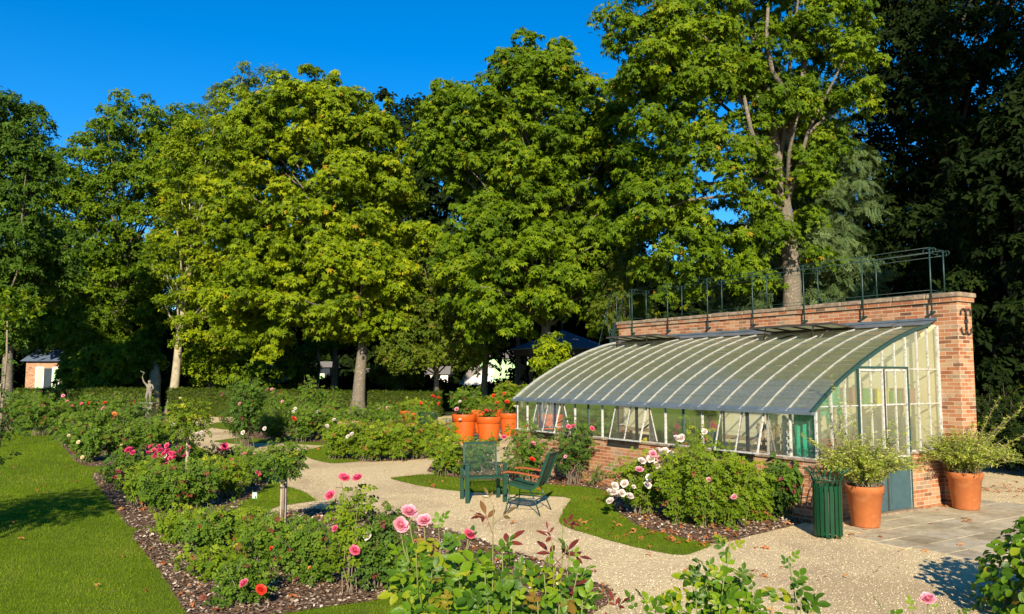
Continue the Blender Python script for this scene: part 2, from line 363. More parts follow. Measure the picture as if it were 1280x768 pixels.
def near_rose(n5=True, w=.30):
    parts = [((0, .22, 0), -1.15, .36), ((0, .22, 0), 1.15, .36), ((0, .52, -.02), -.95, .42), ((0, .52, -.02), .95, .42), ((0, .66, -.04), 0, .50)]
    if not n5: parts = parts[2:]
    v = []; f = []
    for b, a, L in parts:
        vv, ff = near_leaflet(b, a, L, L * w / .42); o = len(v); v += vv; f += [tuple(i + o for i in q) for q in ff]
    o = len(v); v += [(-.012, 0, 0), (.012, 0, 0), (.008, .66, -.04), (-.008, .66, -.04)]; f.append((o, o + 1, o + 2, o + 3))
    return T(v, f)
T_YOUNG = near_rose(False, .15); T_NEAR = near_rose(True, .245); T_NEAR3 = near_rose(False)
_v, _f = near_leaflet((0, 0, 0), 0, 1, .8, -.2, .12); T_ROUND = T(_v, _f)
_v, _f = near_leaflet((0, 0, 0), 0, 1, .42, -.35, .2); T_SHOOT = T(_v, _f)

def leaves_arrays(pos, nrm, fwd, size, tmpl):
    V, loops, tot = tmpl
    n = nrm / (np.linalg.norm(nrm, axis=1, keepdims=True) + 1e-9)
    f = fwd - (fwd * n).sum(1, keepdims=True) * n
    f /= (np.linalg.norm(f, axis=1, keepdims=True) + 1e-9)
    r = np.cross(f, n)
    size = np.broadcast_to(np.asarray(size, float), (len(pos),))
    P = (r[:, None, :] * V[None, :, 0:1] + f[:, None, :] * V[None, :, 1:2] + n[:, None, :] * V[None, :, 2:3]) * size[:, None, None] + pos[:, None, :]
    K = len(V); N = len(pos)
    L = (np.array(loops)[None, :] + (np.arange(N) * K)[:, None]).ravel()
    return P.reshape(-1, 3), L, np.tile(np.array(tot), N), K
def leaves(name, pos, nrm, fwd, size, tmpl, mat, parent=None, rnd=None, smooth=False):
    P, L, tt, K = leaves_arrays(pos, nrm, fwd, size, tmpl)
    if rnd is None: rnd = rng.random(len(pos))
    me = np_mesh(name, P, L, tt, smooth, np.repeat(rnd, K))
    return link(name, me, mat, parent)
def unit(n, r=rng):
    d = r.normal(size=(n, 3)); return d / np.linalg.norm(d, axis=1, keepdims=True)

# ---------------------------------------------------------------- trees
def tree(name, label, base, trunk_r, ell, lobes, leaf_n, leaf_s, tmpl, mat, bark, seed, group=None, lobe_r=(1.0, 1.7), flat=.6, top=None,
         limbs=36, fork=.35, droop=.5, inner=.15, lean=(0, 0), nsides=10, cat='tree', extra_limbs=(), squash_low=True):
    """base (x, y); ell = ellipsoids (cx, cy, cz, rx, ry, rz) in world metres; a trunk with limbs that reach the leaf masses"""
    r = np.random.default_rng(seed)
    root = empty(name, (base[0], base[1], 0), 0, label, cat, group)
    B = np.array([base[0], base[1], 0.0])
    # centres of the leaf masses, over the ellipsoids' shells
    vol = np.array([(e[3] * e[5]) ** 1.0 for e in ell]); vol = vol / vol.sum()
    C = []; Rr = []; tries = 0
    while len(C) < lobes and tries < lobes * 40:
        tries += 1
        e = ell[r.choice(len(ell), p=vol)]
        d = r.normal(size=3); d /= np.linalg.norm(d)
        k = (r.uniform(.72, 1.0) if r.random() > .22 else r.uniform(1.0, 1.16)) if r.random() > .15 else r.uniform(.2, .7)
        c = np.array(e[:3]) + d * np.array(e[3:]) * k
        deep = False
        for q in ell:
            if q is e: continue
            if (((c - np.array(q[:3])) / (np.array(q[3:]) * .72)) ** 2).sum() < 1: deep = True
        if deep and r.random() < .8: continue
        R_ = r.uniform(*lobe_r) * (1 if k <= 1 else .55)
        if any(np.linalg.norm((c - c2) * np.array([1, 1, 1.5])) < .62 * (R_ + r2) * .98 for c2, r2 in zip(C, Rr)): continue
        C.append(c); Rr.append(R_)
    C = np.array(C); Rr = np.array(Rr)
    # trunk
    ztop = top if top else max(e[2] + e[5] * .35 for e in ell)
    cx = np.mean([e[0] for e in ell]); cy = np.mean([e[1] for e in ell])
    pts = []; rad = []
    n_ = 12
    for i in range(n_ + 1):
        t = i / n_; z = ztop * t
        tx = lean[0] * t + (cx - base[0] - lean[0]) * max(0, t - .35) * .9
        ty = lean[1] * t + (cy - base[1] - lean[1]) * max(0, t - .35) * .9
        w = .12 * trunk_r * 4
        pts.append((tx + w * math.sin(t * 5 + seed), ty + w * math.cos(t * 4 + seed * 2), z))
        rad.append(trunk_r * (1 - .85 * t) * (1.0 + .45 * math.exp(-z / .45)))
    mb = MB().tube(pts, rad, 12)
    P = np.array(pts)
    if limbs and len(C):
        for i in r.permutation(len(C))[:limbs]:
            c = C[i] - B
            zz = np.clip(c[2] * r.uniform(.45, .8), ztop * fork, ztop * .97)
            j = zz / ztop * n_; a = P[int(j)] * (1 - j % 1) + P[min(int(j) + 1, n_)] * (j % 1)
            m1 = a * .6 + c * .4 + np.array([0, 0, .12 * np.linalg.norm(c - a)]) + r.normal(size=3) * .15
            m2 = a * .25 + c * .75 + np.array([0, 0, .08 * np.linalg.norm(c - a)]) + r.normal(size=3) * .15
            r0 = trunk_r * .34 * (1 - .6 * zz / ztop)
            mb.tube([a, m1, m2, c], [r0, r0 * .65, r0 * .4, r0 * .16], 6)
    for pts_, r0, r1 in extra_limbs:
        k = len(pts_); mb.tube([np.array(p) - B for p in pts_], [r0 + (r1 - r0) * i / (k - 1) for i in range(k)], 8)
    mb.build('trunk', bark, root)
    # leaves
    cnt = np.maximum(3, (leaf_n * Rr ** 2 / (Rr ** 2).sum()).astype(int))
    idx = np.repeat(np.arange(len(C)), cnt); N = len(idx)
    d = unit(N, r)
    flip = (d[:, 2] < -.15) & (r.random(N) < .7); d[flip, 2] *= -1
    sh = np.where(r.random(N) < inner, r.uniform(.2, .8, N), r.uniform(.78, 1.08, N))
    sub = r.normal(size=(N, 3)) * .17
    pos = C[idx] + (d * sh[:, None] + sub) * Rr[idx, None] * np.array([1, 1, flat])
    # every mass hangs at its outer rim
    rim = (pos - C[idx])[:, :2]; rr = np.linalg.norm(rim, axis=1) / Rr[idx]
    pos[:, 2] -= .18 * Rr[idx] * rr ** 2
    out = np.concatenate([rim / (np.linalg.norm(rim, axis=1, keepdims=True) + 1e-6), np.zeros((N, 1))], 1)
    nrm = out * .35 + d * .45 + np.array([0, -.22, .6]) + r.normal(size=(N, 3)) * .48
    fwd = out * .7 + np.array([0, 0, -droop]) + r.normal(size=(N, 3)) * .8
    tone = np.clip(r.random(len(C))[idx] * .40 + r.random(N) ** 1.1 * .62, 0, 1) * .95
    tone[r.random(N) < .008] = 1.0
    q_ = pos * (1.9 / max(lobe_r[0], .5)) ** .5
    ns = np.sin(q_[:, 0] * 3.1 + 2 * np.sin(q_[:, 2] * 2.3 + seed)) + np.sin(q_[:, 1] * 2.7 + 2 * np.sin(q_[:, 0] * 1.9)) + np.sin(q_[:, 2] * 4.1 + 2 * np.sin(q_[:, 1] * 2.2 + seed))
    kp = ns + r.normal(size=N) * .45 > -.55
    pos, nrm, fwd, tone = pos[kp], nrm[kp], fwd[kp], tone[kp]; N = len(pos)
    size = leaf_s * r.uniform(.65, 1.3, N)
    leaves('crown', pos - B, nrm, fwd, size, tmpl, mat, root, tone)
    return root
def E(px, py, rx, ry, Y, dy=None, ky=.85):
    """ellipsoid measured in the photo (centre and half sizes in pixels) for a crown at distance Y"""
    c = at(px, py, Y); s = Y / F
    return (c[0], Y + (dy or 0), c[2], rx * s, max(rx, ry * .7) * s * ky, ry * s)
# ---------------------------------------------------------------- ground
from mathutils.geometry import tessellate_polygon
def sheet(name, poly, z, mat, kind='structure'):
    pts = [Vector((x, y, 0)) for x, y in poly]
    tris = tessellate_polygon([pts])
    me = bpy.data.meshes.new(name); me.from_pydata([(p.x, p.y, z) for p in pts], [], [tuple(t) for t in tris]); me.update()
    if len(me.polygons) and me.polygons[0].normal.z < 0: me.flip_normals()
    o = link(name, me, mat); tag(o, kind=kind); return o
def GP(lst): return [G(*p) for p in lst]
def smooth_poly(p, k=3):
    """Chaikin corner cutting, keeps the edges hand-cut rather than ruled"""
    for _ in range(k - 1):
        q = []
        for i in range(len(p)):
            a = p[i]; b = p[(i + 1) % len(p)]
            q += [(a[0] * .85 + b[0] * .15, a[1] * .85 + b[1] * .15), (a[0] * .15 + b[0] * .85, a[1] * .15 + b[1] * .85)]
        p = q
    out = []
    for i in range(len(p)):
        a = np.array(p[i]); b = np.array(p[(i + 1) % len(p)]); L = np.linalg.norm(b - a); k_ = max(1, min(40, int(L / .25)))
        for j in range(k_):
            q = a + (b - a) * j / k_
            out.append((q[0] + .012 * math.sin(q[0] * 9 + q[1] * 7), q[1] + .012 * math.sin(q[1] * 8 - q[0] * 6)))
    return out
def inside(px, py, poly):
    p = np.array(poly); n = len(p); res = np.zeros(len(px), bool); j = n - 1
    for i in range(n):
        xi, yi = p[i]; xj, yj = p[j]
        c = ((yi > py) != (yj > py)) & (px < (xj - xi) * (py - yi) / (yj - yi + 1e-12) + xi)
        res ^= c; j = i
    return res
sheet('ground', [(-900, -60), (900, -60), (900, 1500), (-900, 1500)], 0.0, M['gravel'])
CX, CY = G(1020, 576 + 0) if False else (4.149306, 11.059843)      # corner of the dwarf walls
Wv = (math.cos(AZ), math.sin(AZ)); Uv = (-math.sin(AZ), math.cos(AZ))
def GL(x, y): return (CX + x * Wv[0] + y * Uv[0], CY + x * Wv[1] + y * Uv[1])   # greenhouse axes to world
lawn1 = [(-60, 1.5), (-1.0, 1.5)] + GP([(700, 850), (690, 800), (600, 760), (540, 748), (420, 700), (330, 640), (350, 633), (395, 626), (380, 615), (353, 606), (320, 590), (250, 560), (225, 546), (188, 530), (165, 518), (120, 508), (60, 500)]) + [(-60, 60)]
bedA = GP([(40, 516), (62, 540), (76, 556), (100, 584), (152, 583), (196, 570), (236, 552), (214, 538), (182, 527), (150, 516), (100, 508)])
bedB = GP([(112, 592), (150, 590), (232, 577), (318, 570), (342, 596), (330, 611), (290, 640), (240, 650), (200, 655), (165, 664), (139, 632)])
bedC = GP([(163, 668), (200, 655), (242, 652), (300, 652), (345, 640), (400, 636), (470, 640), (560, 662), (690, 706), (775, 742), (740, 772), (690, 780), (610, 756), (520, 745), (430, 757), (350, 768), (290, 778), (243, 782), (205, 725), (185, 698)])
bedM = GP([(318, 548), (360, 552), (404, 553), (418, 570), (455, 578), (520, 575), (567, 570), (565, 545), (520, 518), (430, 520), (350, 525), (290, 536)])
lawnM = GP([(372, 566), (388, 574), (415, 580), (455, 576.5), (440, 568), (425, 560), (412, 556), (395, 560)])
lawnM2 = GP([(262, 552), (300, 556), (340, 553), (410, 558), (402, 551), (350, 547), (300, 547)])
lawnM3 = GP([(256, 532), (275, 537), (296, 538), (292, 529), (272, 528)])
bx = lambda x, y: GL(x, y)
bedR = [bx(.02, .35), bx(.02, 2), bx(.02, 5), bx(.02, 7.6), bx(.1, 10.5)] + GP([(566, 568), (530, 588), (560, 597), (640, 603), (730, 609), (764, 616), (770, 640), (800, 660), (890, 683), (950, 668), (1004, 655), (1012, 645)])
lawnR = GP([(483, 598), (520, 594), (560, 592), (640, 598), (730, 600), (800, 605), (820, 640), (880, 670), (890, 684), (850, 696), (780, 681), (697, 657), (703, 640), (715, 622), (650, 619), (565, 614), (520, 607)])
bedFar = [(-34, 30), (-20, 30.5), (-13, 34), (-10.5, 37), (-6, 36), (-3.5, 33), (-3.2, 40.2), (-34, 40.2)]
lawn1 = smooth_poly(lawn1, 1)
for nm, p in (('bedA', bedA),): pass
bedA, bedB, bedC, bedM, bedR = [smooth_poly(p, 2) for p in (bedA, bedB, bedC, bedM, bedR)]
lawnM, lawnM2, lawnM3, lawnR = [smooth_poly(p, 3) for p in (lawnM, lawnM2, lawnM3, lawnR)]
sheet('lawn', lawn1, .004, M['lawn'])
for p in (lawnM, lawnM2, lawnM3, lawnR): sheet('lawn', p, .0045, M['lawn'])
for p in (bedA, bedB, bedC, bedM, bedR): sheet('flower_bed_ground', p, .009, M['mulch'])
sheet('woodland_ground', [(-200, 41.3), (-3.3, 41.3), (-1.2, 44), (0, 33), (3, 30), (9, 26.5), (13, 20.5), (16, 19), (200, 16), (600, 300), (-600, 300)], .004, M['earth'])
# paving stones by the door
def paving():
    x0, x1 = .15, 4.6; y = -.28; P = []; Fc = []; rn = []; poly = np.array(GP([(1066, 668), (1060, 655), (1105, 640), (1180, 632), (1235, 626), (1300, 632), (1420, 672), (1330, 700), (1225, 704), (1185, 697), (1120, 682)]))
    r = random.Random(3); rows = []
    yy = .05
    while yy > -4.5:
        h = .40; xx = -1.2 + r.random() * .3
        while xx < 6:
            w = r.choice([.4, .5, .6]); cx_, cy_ = GL(xx + w / 2, yy - h / 2)
            if inside(np.array([cx_]), np.array([cy_]), poly)[0]:
                rows.append((xx, yy, w, h))
            xx += w
        yy -= h
    V = []; Fs = []; rn = []
    for (xx, yy, w, h) in rows:
        g = .007; z = .012 + r.random() * .006; o = len(V)
        tilt = r.uniform(-.003, .003)
        for zz in (.0, z):
            for (a, b) in ((xx + g, yy - h + g), (xx + w - g, yy - h + g), (xx + w - g, yy - g), (xx + g, yy - g)):
                X, Y = GL(a, b); V.append((X, Y, zz + (tilt if a > xx + w / 2 and zz > 0 else 0)))
        Fs += [(o + 4, o + 5, o + 6, o + 7), (o, o + 1, o + 5, o + 4), (o + 1, o + 2, o + 6, o + 5), (o + 2, o + 3, o + 7, o + 6), (o + 3, o, o + 4, o + 7)]
        rn += [r.random()] * 8
    me = np_mesh('paving', V, [i for f in Fs for i in f], [len(f) for f in Fs], False, rn)
    tag(link('paving', me, M['flag']), kind='structure')
paving()

def scatter(poly, dens, avoid=(), maxd=1e9, mind=0, frust=.72, jit=0.0):
    p = np.array(poly); a, b = p.min(0), p.max(0)
    a[0] = max(a[0], -40); b[1] = min(b[1], 60)
    n = int(dens * (b[0] - a[0]) * (b[1] - a[1])); 
    x = rng.uniform(a[0], b[0], n); y = rng.uniform(a[1], b[1], n)
    k = (np.abs(x) < frust * y + .6) & (y > 5.3) & (y < maxd) & (y >= mind)
    x, y = x[k], y[k]; jx = x + rng.normal(size=len(x)) * jit; jy = y + rng.normal(size=len(x)) * jit
    k = inside(jx, jy, poly); x, y, jx, jy = x[k], y[k], jx[k], jy[k]
    for q in avoid:
        k = ~inside(jx, jy, q); x, y, jx, jy = x[k], y[k], jx[k], jy[k]
    return x, y
def grass(poly, avoid, name, bands):
    P = []; S = []
    for (d0, d1, dens, s) in bands:
        x, y = scatter(poly, dens, avoid, d1, d0, jit=.028)
        P.append(np.stack([x, y, np.full(len(x), .003)], 1)); S.append(rng.uniform(.6, 1.3, len(x)) * s)
    P = np.concatenate(P); S = np.concatenate(S); n = len(P)
    f = np.concatenate([rng.normal(size=(n, 2)) * .45, np.ones((n, 1))], 1)
    nr = unit(n); 
    band = (P[:, 0] * .93 + P[:, 1] * .36) / .55
    pt = .5 + .10 * np.sign(np.sin(band * PI)) + .14 * np.sin(P[:, 0] * 1.3 + 1.1 * np.sin(P[:, 1] * .9)) + .12 * np.sin(P[:, 1] * 4.1 + P[:, 0] * 2.7) + .16 * np.sin(P[:, 0] * 2.3 + 3 * np.sin(P[:, 1] * 1.7)) * np.sin(P[:, 1] * 2.9)
    o = leaves(name, P, nr, f, S, T_BLADE, M['lf_grass'], None, np.clip(pt * .7 + rng.random(n) * .5 - .12, 0, 1)); tag(o, kind='stuff'); return o
beds = (bedA, bedB, bedC, bedM, bedR)
grass(lawn1, beds, 'grass', [(5.3, 10, 4200, .026), (10, 15, 2600, .032), (15, 24, 900, .045), (24, 40, 250, .07)])
for p in (lawnR, lawnM, lawnM2): grass(p, beds, 'grass', [(5.3, 15, 3600, .028), (15, 24, 1100, .04)])

def chips():
    P = []; S = []
    for p, dn in ((bedC, 900), (bedR, 700), (bedB, 500), (bedA, 260), (bedM, 120)):
        x, y = scatter(p, dn); P.append(np.stack([x, y, rng.uniform(.008, .03, len(x))], 1)); S.append(rng.uniform(.012, .045, len(x)))
    P = np.concatenate(P); S = np.concatenate(S); n = len(P)
    nr = rng.normal(size=(n, 3)) * .35 + [0, 0, 1]; f = np.concatenate([rng.normal(size=(n, 2)), np.zeros((n, 1))], 1)
    tag(leaves('wood_chip_mulch', P, nr, f, S, T_CHIP, M['chips']), kind='stuff')
    P = []
    for p, dn in ((lawn1, .45), (lawnR, 5), (lawnM, 2), (bedR, 16), (bedC, 7), (bedB, 3)):
        x, y = scatter(p, dn, maxd=30); P.append(np.stack([x, y, rng.uniform(.03, .045, len(x))], 1))
    g = []                                                     # leaves blown against the walls and over the paths
    for (px, py, k, sx, sy) in ((1178, 634, 14, 9, 3), (1210, 652, 6, 6, 2), (700, 602, 40, 40, 5), (852, 676, 26, 30, 5), (720, 655, 10, 6, 2), (995, 640, 16, 8, 6), (1150, 636, 10, 8, 1), (1260, 612, 40, 22, 4), (1075, 672, 8, 14, 3), (820, 666, 30, 40, 6), (947, 685, 3, 6, 2), (1000, 690, 12, 160, 30), (640, 700, 10, 120, 30), (500, 575, 12, 80, 10)):
        for _ in range(k): g.append((*G(px + random.gauss(0, sx), py + random.gauss(0, sy)), .02))
    P.append(np.array(g)); P = np.concatenate(P); n = len(P)
    nr = rng.normal(size=(n, 3)) * .4 + [0, 0, 1]; f = np.concatenate([rng.normal(size=(n, 2)), np.zeros((n, 1))], 1)
    P[:, 2] += .01
    tag(leaves('fallen_leaves', P, nr, f, rng.uniform(.03, .085, n), T_MAPLE, M['dead']), kind='stuff')
chips()

# ---------------------------------------------------------------- greenhouse (own axes: x into the building, y along it, away from the door end)
LEN = 7.65; BAY = LEN / 18; WD = 3.06
gh = empty('greenhouse', (CX, CY, 0), AZ, 'lean-to greenhouse with curved glass roof against an old brick wall', 'greenhouse')
PROF = [(-.07, 1.495), (0, 1.545), (.28, 1.745), (.59, 1.94), (1.03, 2.17), (1.49, 2.38), (1.97, 2.57), (2.47, 2.72), (2.86, 2.80)]
def pz(x):
    for (a, b) in zip(PROF, PROF[1:]):
        if x <= b[0]: return a[1] + (b[1] - a[1]) * (x - a[0]) / (b[0] - a[0])
    return PROF[-1][1]
# brickwork
mb = MB()
mb.box(WD, WD + .40, -.34, LEN + .18, 0, 3.17)
wall = mb.build('brick_wall', M['brick_end'], gh)
mb = MB(); mb.box(WD - .035, WD + .435, -.375, LEN + .215, 3.172, 3.235); mb.build('brick_ledge', M['brick_end'], wall)
mb = MB()
yy = -.40; rr = random.Random(5)
while yy < LEN + .2:
    w = rr.uniform(.4, .62); y1 = min(yy + w, LEN + .24)
    mb.box(WD - .06, WD + .46, yy, y1 - .008, 3.237, 3.31 + rr.uniform(-.006, .006), .012); yy = y1
mb.build('stone_coping', M['coping'], wall)
# wrought anchor on the end face
mb = MB(); xa = WD + .20; ya = -.352; za = 2.86
mb.tube([(xa, ya - .012, za - .20), (xa, ya - .012, za + .20)], .014, 8)
for s in (-1, 1):
    for t in (-1, 1):
        pts = []
        for k in range(15):
            a = PI * k / 14 * 1.12
            pts.append((xa + s * (.072 - .072 * math.cos(a)), ya - .014, za + t * (.125 + .072 * math.sin(a))))
        mb.tube(pts, .012, 6)
    for t in (-1, 1): mb.tube([(xa, ya - .014, za + t * .125), (xa, ya - .014, za + t * .02)], .016, 6)
mb.box(xa - .025, xa + .025, ya - .03, ya + .01, za - .03, za + .03)
mb.build('iron_wall_anchor', M['black_iron'], wall)
dz = .83
mb = MB(); mb.box(0, .22, 0, LEN, 0, dz)
mb.box(.222, .96, 0.0, .20, 0, dz); mb.box(.222, WD - .002, LEN - .2, LEN, 0, dz)
mb.build('dwarf_wall', M['brick'], gh)
mb = MB(); mb.box(2.18, WD - .002, 0, .20, 0, dz); mb.build('dwarf_wall', M['brick'], gh)
mb = MB(); yy = -.03
while yy < LEN:
    w = rr.uniform(.20, .24); y1 = min(yy + w, LEN + .03); mb.box(-.03, .24, yy, y1 - .008, dz + .002, dz + .042, .006); yy = y1
mb.box(.245, .97, -.03, .22, dz + .002, dz + .04, .005)
mb.build('wall_capping', M['coping'], gh)
mb = MB(); mb.box(2.17, WD - .004, -.03, .22, dz + .002, dz + .04, .005); mb.build('wall_capping', M['coping'], gh)
mb = MB(); mb.box(WD - .02, WD - .002, .02, LEN - .02, .02, 2.82); mb.box(WD - .26, WD - .022, 2.55, 2.95, .02, 2.6)
pl = mb.build('plastered_inner_wall', M['plaster'], gh)
mb = MB(); mb.box(WD - .30, WD - .24, 2.62, 2.88, .02, 2.5)
mb = MB(); mb.box(.22, WD - .02, .2, LEN - .2, .004, .02); mb.build('inner_floor', M['earth'], gh)
zs = dz + .042; ze = 1.535
# roof glass, one part with its laps
mb = MB(); n = len(PROF)
import bisect
arc = [0]
for a, b in zip(PROF, PROF[1:]): arc.append(arc[-1] + math.hypot(b[0] - a[0], b[1] - a[1]))
def onarc(s):
    s = min(max(s, 0), arc[-1]); i = min(bisect.bisect_right(arc, s) - 1, n - 2); t = (s - arc[i]) / (arc[i + 1] - arc[i])
    return (PROF[i][0] * (1 - t) + PROF[i + 1][0] * t, PROF[i][1] * (1 - t) + PROF[i + 1][1] * t)
NP = 10; step = arc[-1] / NP
vent_rows = {}
VENTS = ((1.28, 3.0), (5.5, 7.2))
for b in range(18):
    for k in range(NP):
        yb = b * BAY
        if k == NP - 2 and any(v0 - .1 < yb and yb + BAY < v1 + .1 for v0, v1 in VENTS): continue
        tw = rr.uniform(-.004, .004)
        for h_ in range(2):
            s0 = k * step + h_ * step / 2; s1 = s0 + step / 2 + (.012 if h_ else 0)
            p = onarc(s0); q = onarc(s1); l0 = .006 - h_ * .003; l1 = .003 if not h_ else 0.0
            mb.add([(p[0], yb + .012, p[1] + l0), (p[0], yb + BAY - .012, p[1] + l0 + abs(tw)), (q[0], yb + BAY - .012, q[1] + l1 + abs(tw) * .3), (q[0], yb + .012, q[1] + l1)], [(0, 1, 2, 3)])
mb.build('roof_glass', M['glass_roof'], gh)
mb = MB()
for k in range(1, NP):
    p = onarc(k * step); mb.beam((p[0], .02, p[1] + .009), (p[0], LEN - .02, p[1] + .008), .006, .004)
mb.build('glass_laps', M['zinc'], gh)
for b in range(19):
    pts = [onarc(arc[-1] * k / 16) for k in range(17)]; mb = MB(); y = b * BAY
    w = .010 if b not in (0, 18) else .045
    for p, q in zip(pts, pts[1:]):
        mb.beam((p[0], y, p[1] + .012), (q[0], y, q[1] + .012), w, .022 if w < .03 else .045)
    mb.build('roof_bar' if b not in (0, 18) else 'roof_edge_bar', M['roof_paint'] if b != 0 else M['green_iron'], gh)
mb = MB(); mb.box(-.10, -.03, -.03, LEN + .03, 1.475, 1.515); mb.box(-.05, .03, -.02, LEN + .02, 1.515, 1.538); mb.build('eaves_rail', M['zinc'], gh)
p1 = onarc(.085); p0 = onarc(0)
mb = MB(); mb.add([(p0[0] - .01, -.02, p0[1] + .012), (p0[0] - .01, LEN + .02, p0[1] + .012), (p1[0] - .01, LEN + .02, p1[1] + .016), (p1[0] - .01, -.02, p1[1] + .016)], [(0, 1, 2, 3)]); mb.build('eaves_flashing', M['zinc'], gh)
mb = MB()
for k in range(12):
    y0 = -.02 + k * (LEN + .04) / 12; y1 = y0 + (LEN + .04) / 12 - .006; j = .004 * (k % 2)
    mb.add([(2.78, y0, 2.812 + j), (2.78, y1, 2.812 + j), (WD - .004, y1, 2.895 + j), (WD - .004, y0, 2.895 + j)], [(0, 1, 2, 3)])
    mb.box(WD - .03, WD - .004, y0, y1, 2.898, 2.935)
mb.build('ridge_flashing', M['zinc'], gh)
mb = MB()
for s_ in (.3, .62, .85):
    p = onarc(arc[-1] * s_); mb.tube([(p[0], .05, p[1] - .045), (p[0], LEN - .05, p[1] - .045)], .022, 6)
mb.build('purlins', M['green_iron'], gh)
for i in range(7):
    y = .03 + i * (LEN - .06) / 6; mb = MB()
    mb.tube([(.12, y, .85), (.12, y, 1.55)], .028, 8)
    pts = [(.12 + .75 * math.sin(a) ** 1.0 * .9, y, 1.05 + .95 * (1 - math.cos(a))) for a in [k * PI / 2 / 10 for k in range(11)]]
    mb.tube([(.12, y, 1.0)] + [(x, yy, min(z, pz(x) - .05)) for x, yy, z in pts], .014, 6)
    pts = [onarc(arc[-1] * k / 12) for k in range(1, 13)]; mb.tube([(p[0], y, p[1] - .03) for p in pts], .016, 6)
    mb.build('iron_frame', M['green_iron'], gh)
# roof vents standing open
for (v0, v1) in VENTS:
    mb = MB(); xh, xl = 2.80, 2.18
    for y in np.linspace(v0, v1, 5): mb.beam((xh, y, 2.835), (xl, y, 2.885), .035, .03)
    mb.beam((xh, v0, 2.835), (xh, v1, 2.835), .05, .03); mb.beam((xl, v0, 2.885), (xl, v1, 2.885), .05, .035)
    lid = mb.build('roof_vent', M['dark_gap'], gh)
    mb = MB(); mb.add([(xh, v0, 2.845), (xh, v1, 2.845), (xl, v1, 2.893), (xl, v0, 2.893)], [(0, 1, 2, 3)]); mb.build('vent_glass', M['glass_roof'], lid)
    for y in (v0 + .35, v1 - .35): mb = MB(); mb.tube([(xl + .02, y, 2.91), (xl + .06, y + .08, 2.76), (xl + .18, y + .2, 2.66)], .012, 6); mb.build('vent_stay', M['black_iron'], lid)
# front windows: white bars, three top-hung sashes pushed open
OPEN = ((2, 4), (8, 10), (14, 16))
def is_open(b): return any(a <= b < c for a, c in OPEN)
for b in range(19):
    if any(a < b < c for a, c in OPEN): continue
    y = min(max(b * BAY, .02), LEN - .02); mb = MB()
    if any(b == a or b == c for a, c in OPEN): mb.box(.035, .065, y - .010, y + .010, zs, ze)
    else: mb.box(.0, .045, y - .010, y + .010, zs, ze)
    mb.build('window_bar', M['paint'] if b % 6 else M['green_iron'], gh)
mb = MB(); mb.box(-.015, .06, 0, LEN, zs - .008, zs + .010); mb.build('front_sill', M['paint'], gh)
mb = MB(); mb.box(.0, .05, 0, LEN, ze - .035, ze); mb.build('front_head', M['dark_gap'], gh)
for b in range(18):
    if is_open(b): continue
    mb = MB(); mb.add([(.02, b * BAY + .014, zs + .02), (.02, (b + 1) * BAY - .014, zs + .02), (.02, (b + 1) * BAY - .014, ze - .03), (.02, b * BAY + .014, ze - .03)], [(0, 1, 2, 3)])
    mb.build('front_pane', M['glass'], gh)
for (a, c) in OPEN:
    y0, y1 = a * BAY, c * BAY; xo = -.17; mb = MB(); zt = ze - .03; zb = zs + .02
    for y in (y0 + .014, (y0 + y1) / 2, y1 - .014): mb.beam((-.002, y, zt), (xo, y, zb), .020, .024, (1, 0, 0))
    mb.beam((xo, y0, zb), (xo, y1, zb), .03, .026); mb.beam((-.002, y0, zt), (-.002, y1, zt), .03, .03)
    sash = mb.build('open_sash', M['paint'], gh)
    mb = MB(); mb.add([(-.006, y0 + .02, zt), (-.006, y1 - .02, zt), (xo - .002, y1 - .02, zb), (xo - .002, y0 + .02, zb)], [(0, 1, 2, 3)]); mb.build('sash_pane', M['glass'], sash)
    mb = MB(); mb.tube([(.03, (y0 + y1) / 2 + .03, zs + .05), (xo + .01, (y0 + y1) / 2 + .03, zb + .02)], .006, 6); mb.build('sash_stay', M['black_iron'], sash)
# gables
def gable(yg, name, door):
    xs = [.02, .36, .67, .98, 1.28, 1.58, 1.88, 2.17, 2.47, 2.76, WD - .03]
    sgn = -1 if yg < 1 else 1
    mb = MB()
    for i, x in enumerate(xs):
        w = .013 if i not in (0, 3, 7, 10) else .028
        top = pz(x) - .03; 
        if door and i in (4, 6): mb.box(x - .009, x + .009, yg - .018, yg + .02, 2.15, top); continue
        if door and i == 5: mb.box(x - .009, x + .009, yg - .018, yg + .02, 2.15, top); continue
        mb.box(x - w / 2, x + w / 2, yg - .02, yg + .02, zs if not (door and i in (3, 7)) else .01, top)
    for z in (1.585, 2.115):
        for a, c in zip(xs, xs[1:]):
            if door and .97 < a < 2.1: continue
            if pz(a) - .04 < z and pz(c) - .04 < z: continue
            a2 = a
            while pz(a2) - .05 < z: a2 += .01
            mb.box(a2 + .008, c - .008, yg - .016, yg + .014, z - .008, z + .008)
    mb.box(.0, .97 if door else WD - .03, yg - .025, yg + .03, zs - .012, zs + .02)
    if door: mb.box(2.18, WD - .02, yg - .025, yg + .03, zs - .012, zs + .02)
    mb.build('gable_bars', M['paint'], gh)
    for a, c in zip(xs, xs[1:]):
        zlo = 2.15 if (door and .97 < a < 2.1) else zs + .02
        mb = MB(); mb.add([(a + .008, yg, zlo), (c - .008, yg, zlo), (c - .008, yg, pz(c) - .03), (a + .008, yg, pz(a) - .03)], [(0, 1, 2, 3)])
        mb.build('gable_pane', M['glass_gable'], gh)
gable(0.0, 'gable', True); gable(LEN - .02, 'gable', False)
mb = MB(); mb.box(.955, 2.20, -.028, .03, 2.118, 2.15)
mb.box(.955, .99, -.026, .026, .01, 2.116); mb.box(2.165, 2.20, -.026, .026, .01, 2.116); mb.build('door_frame', M['green_iron'], gh)
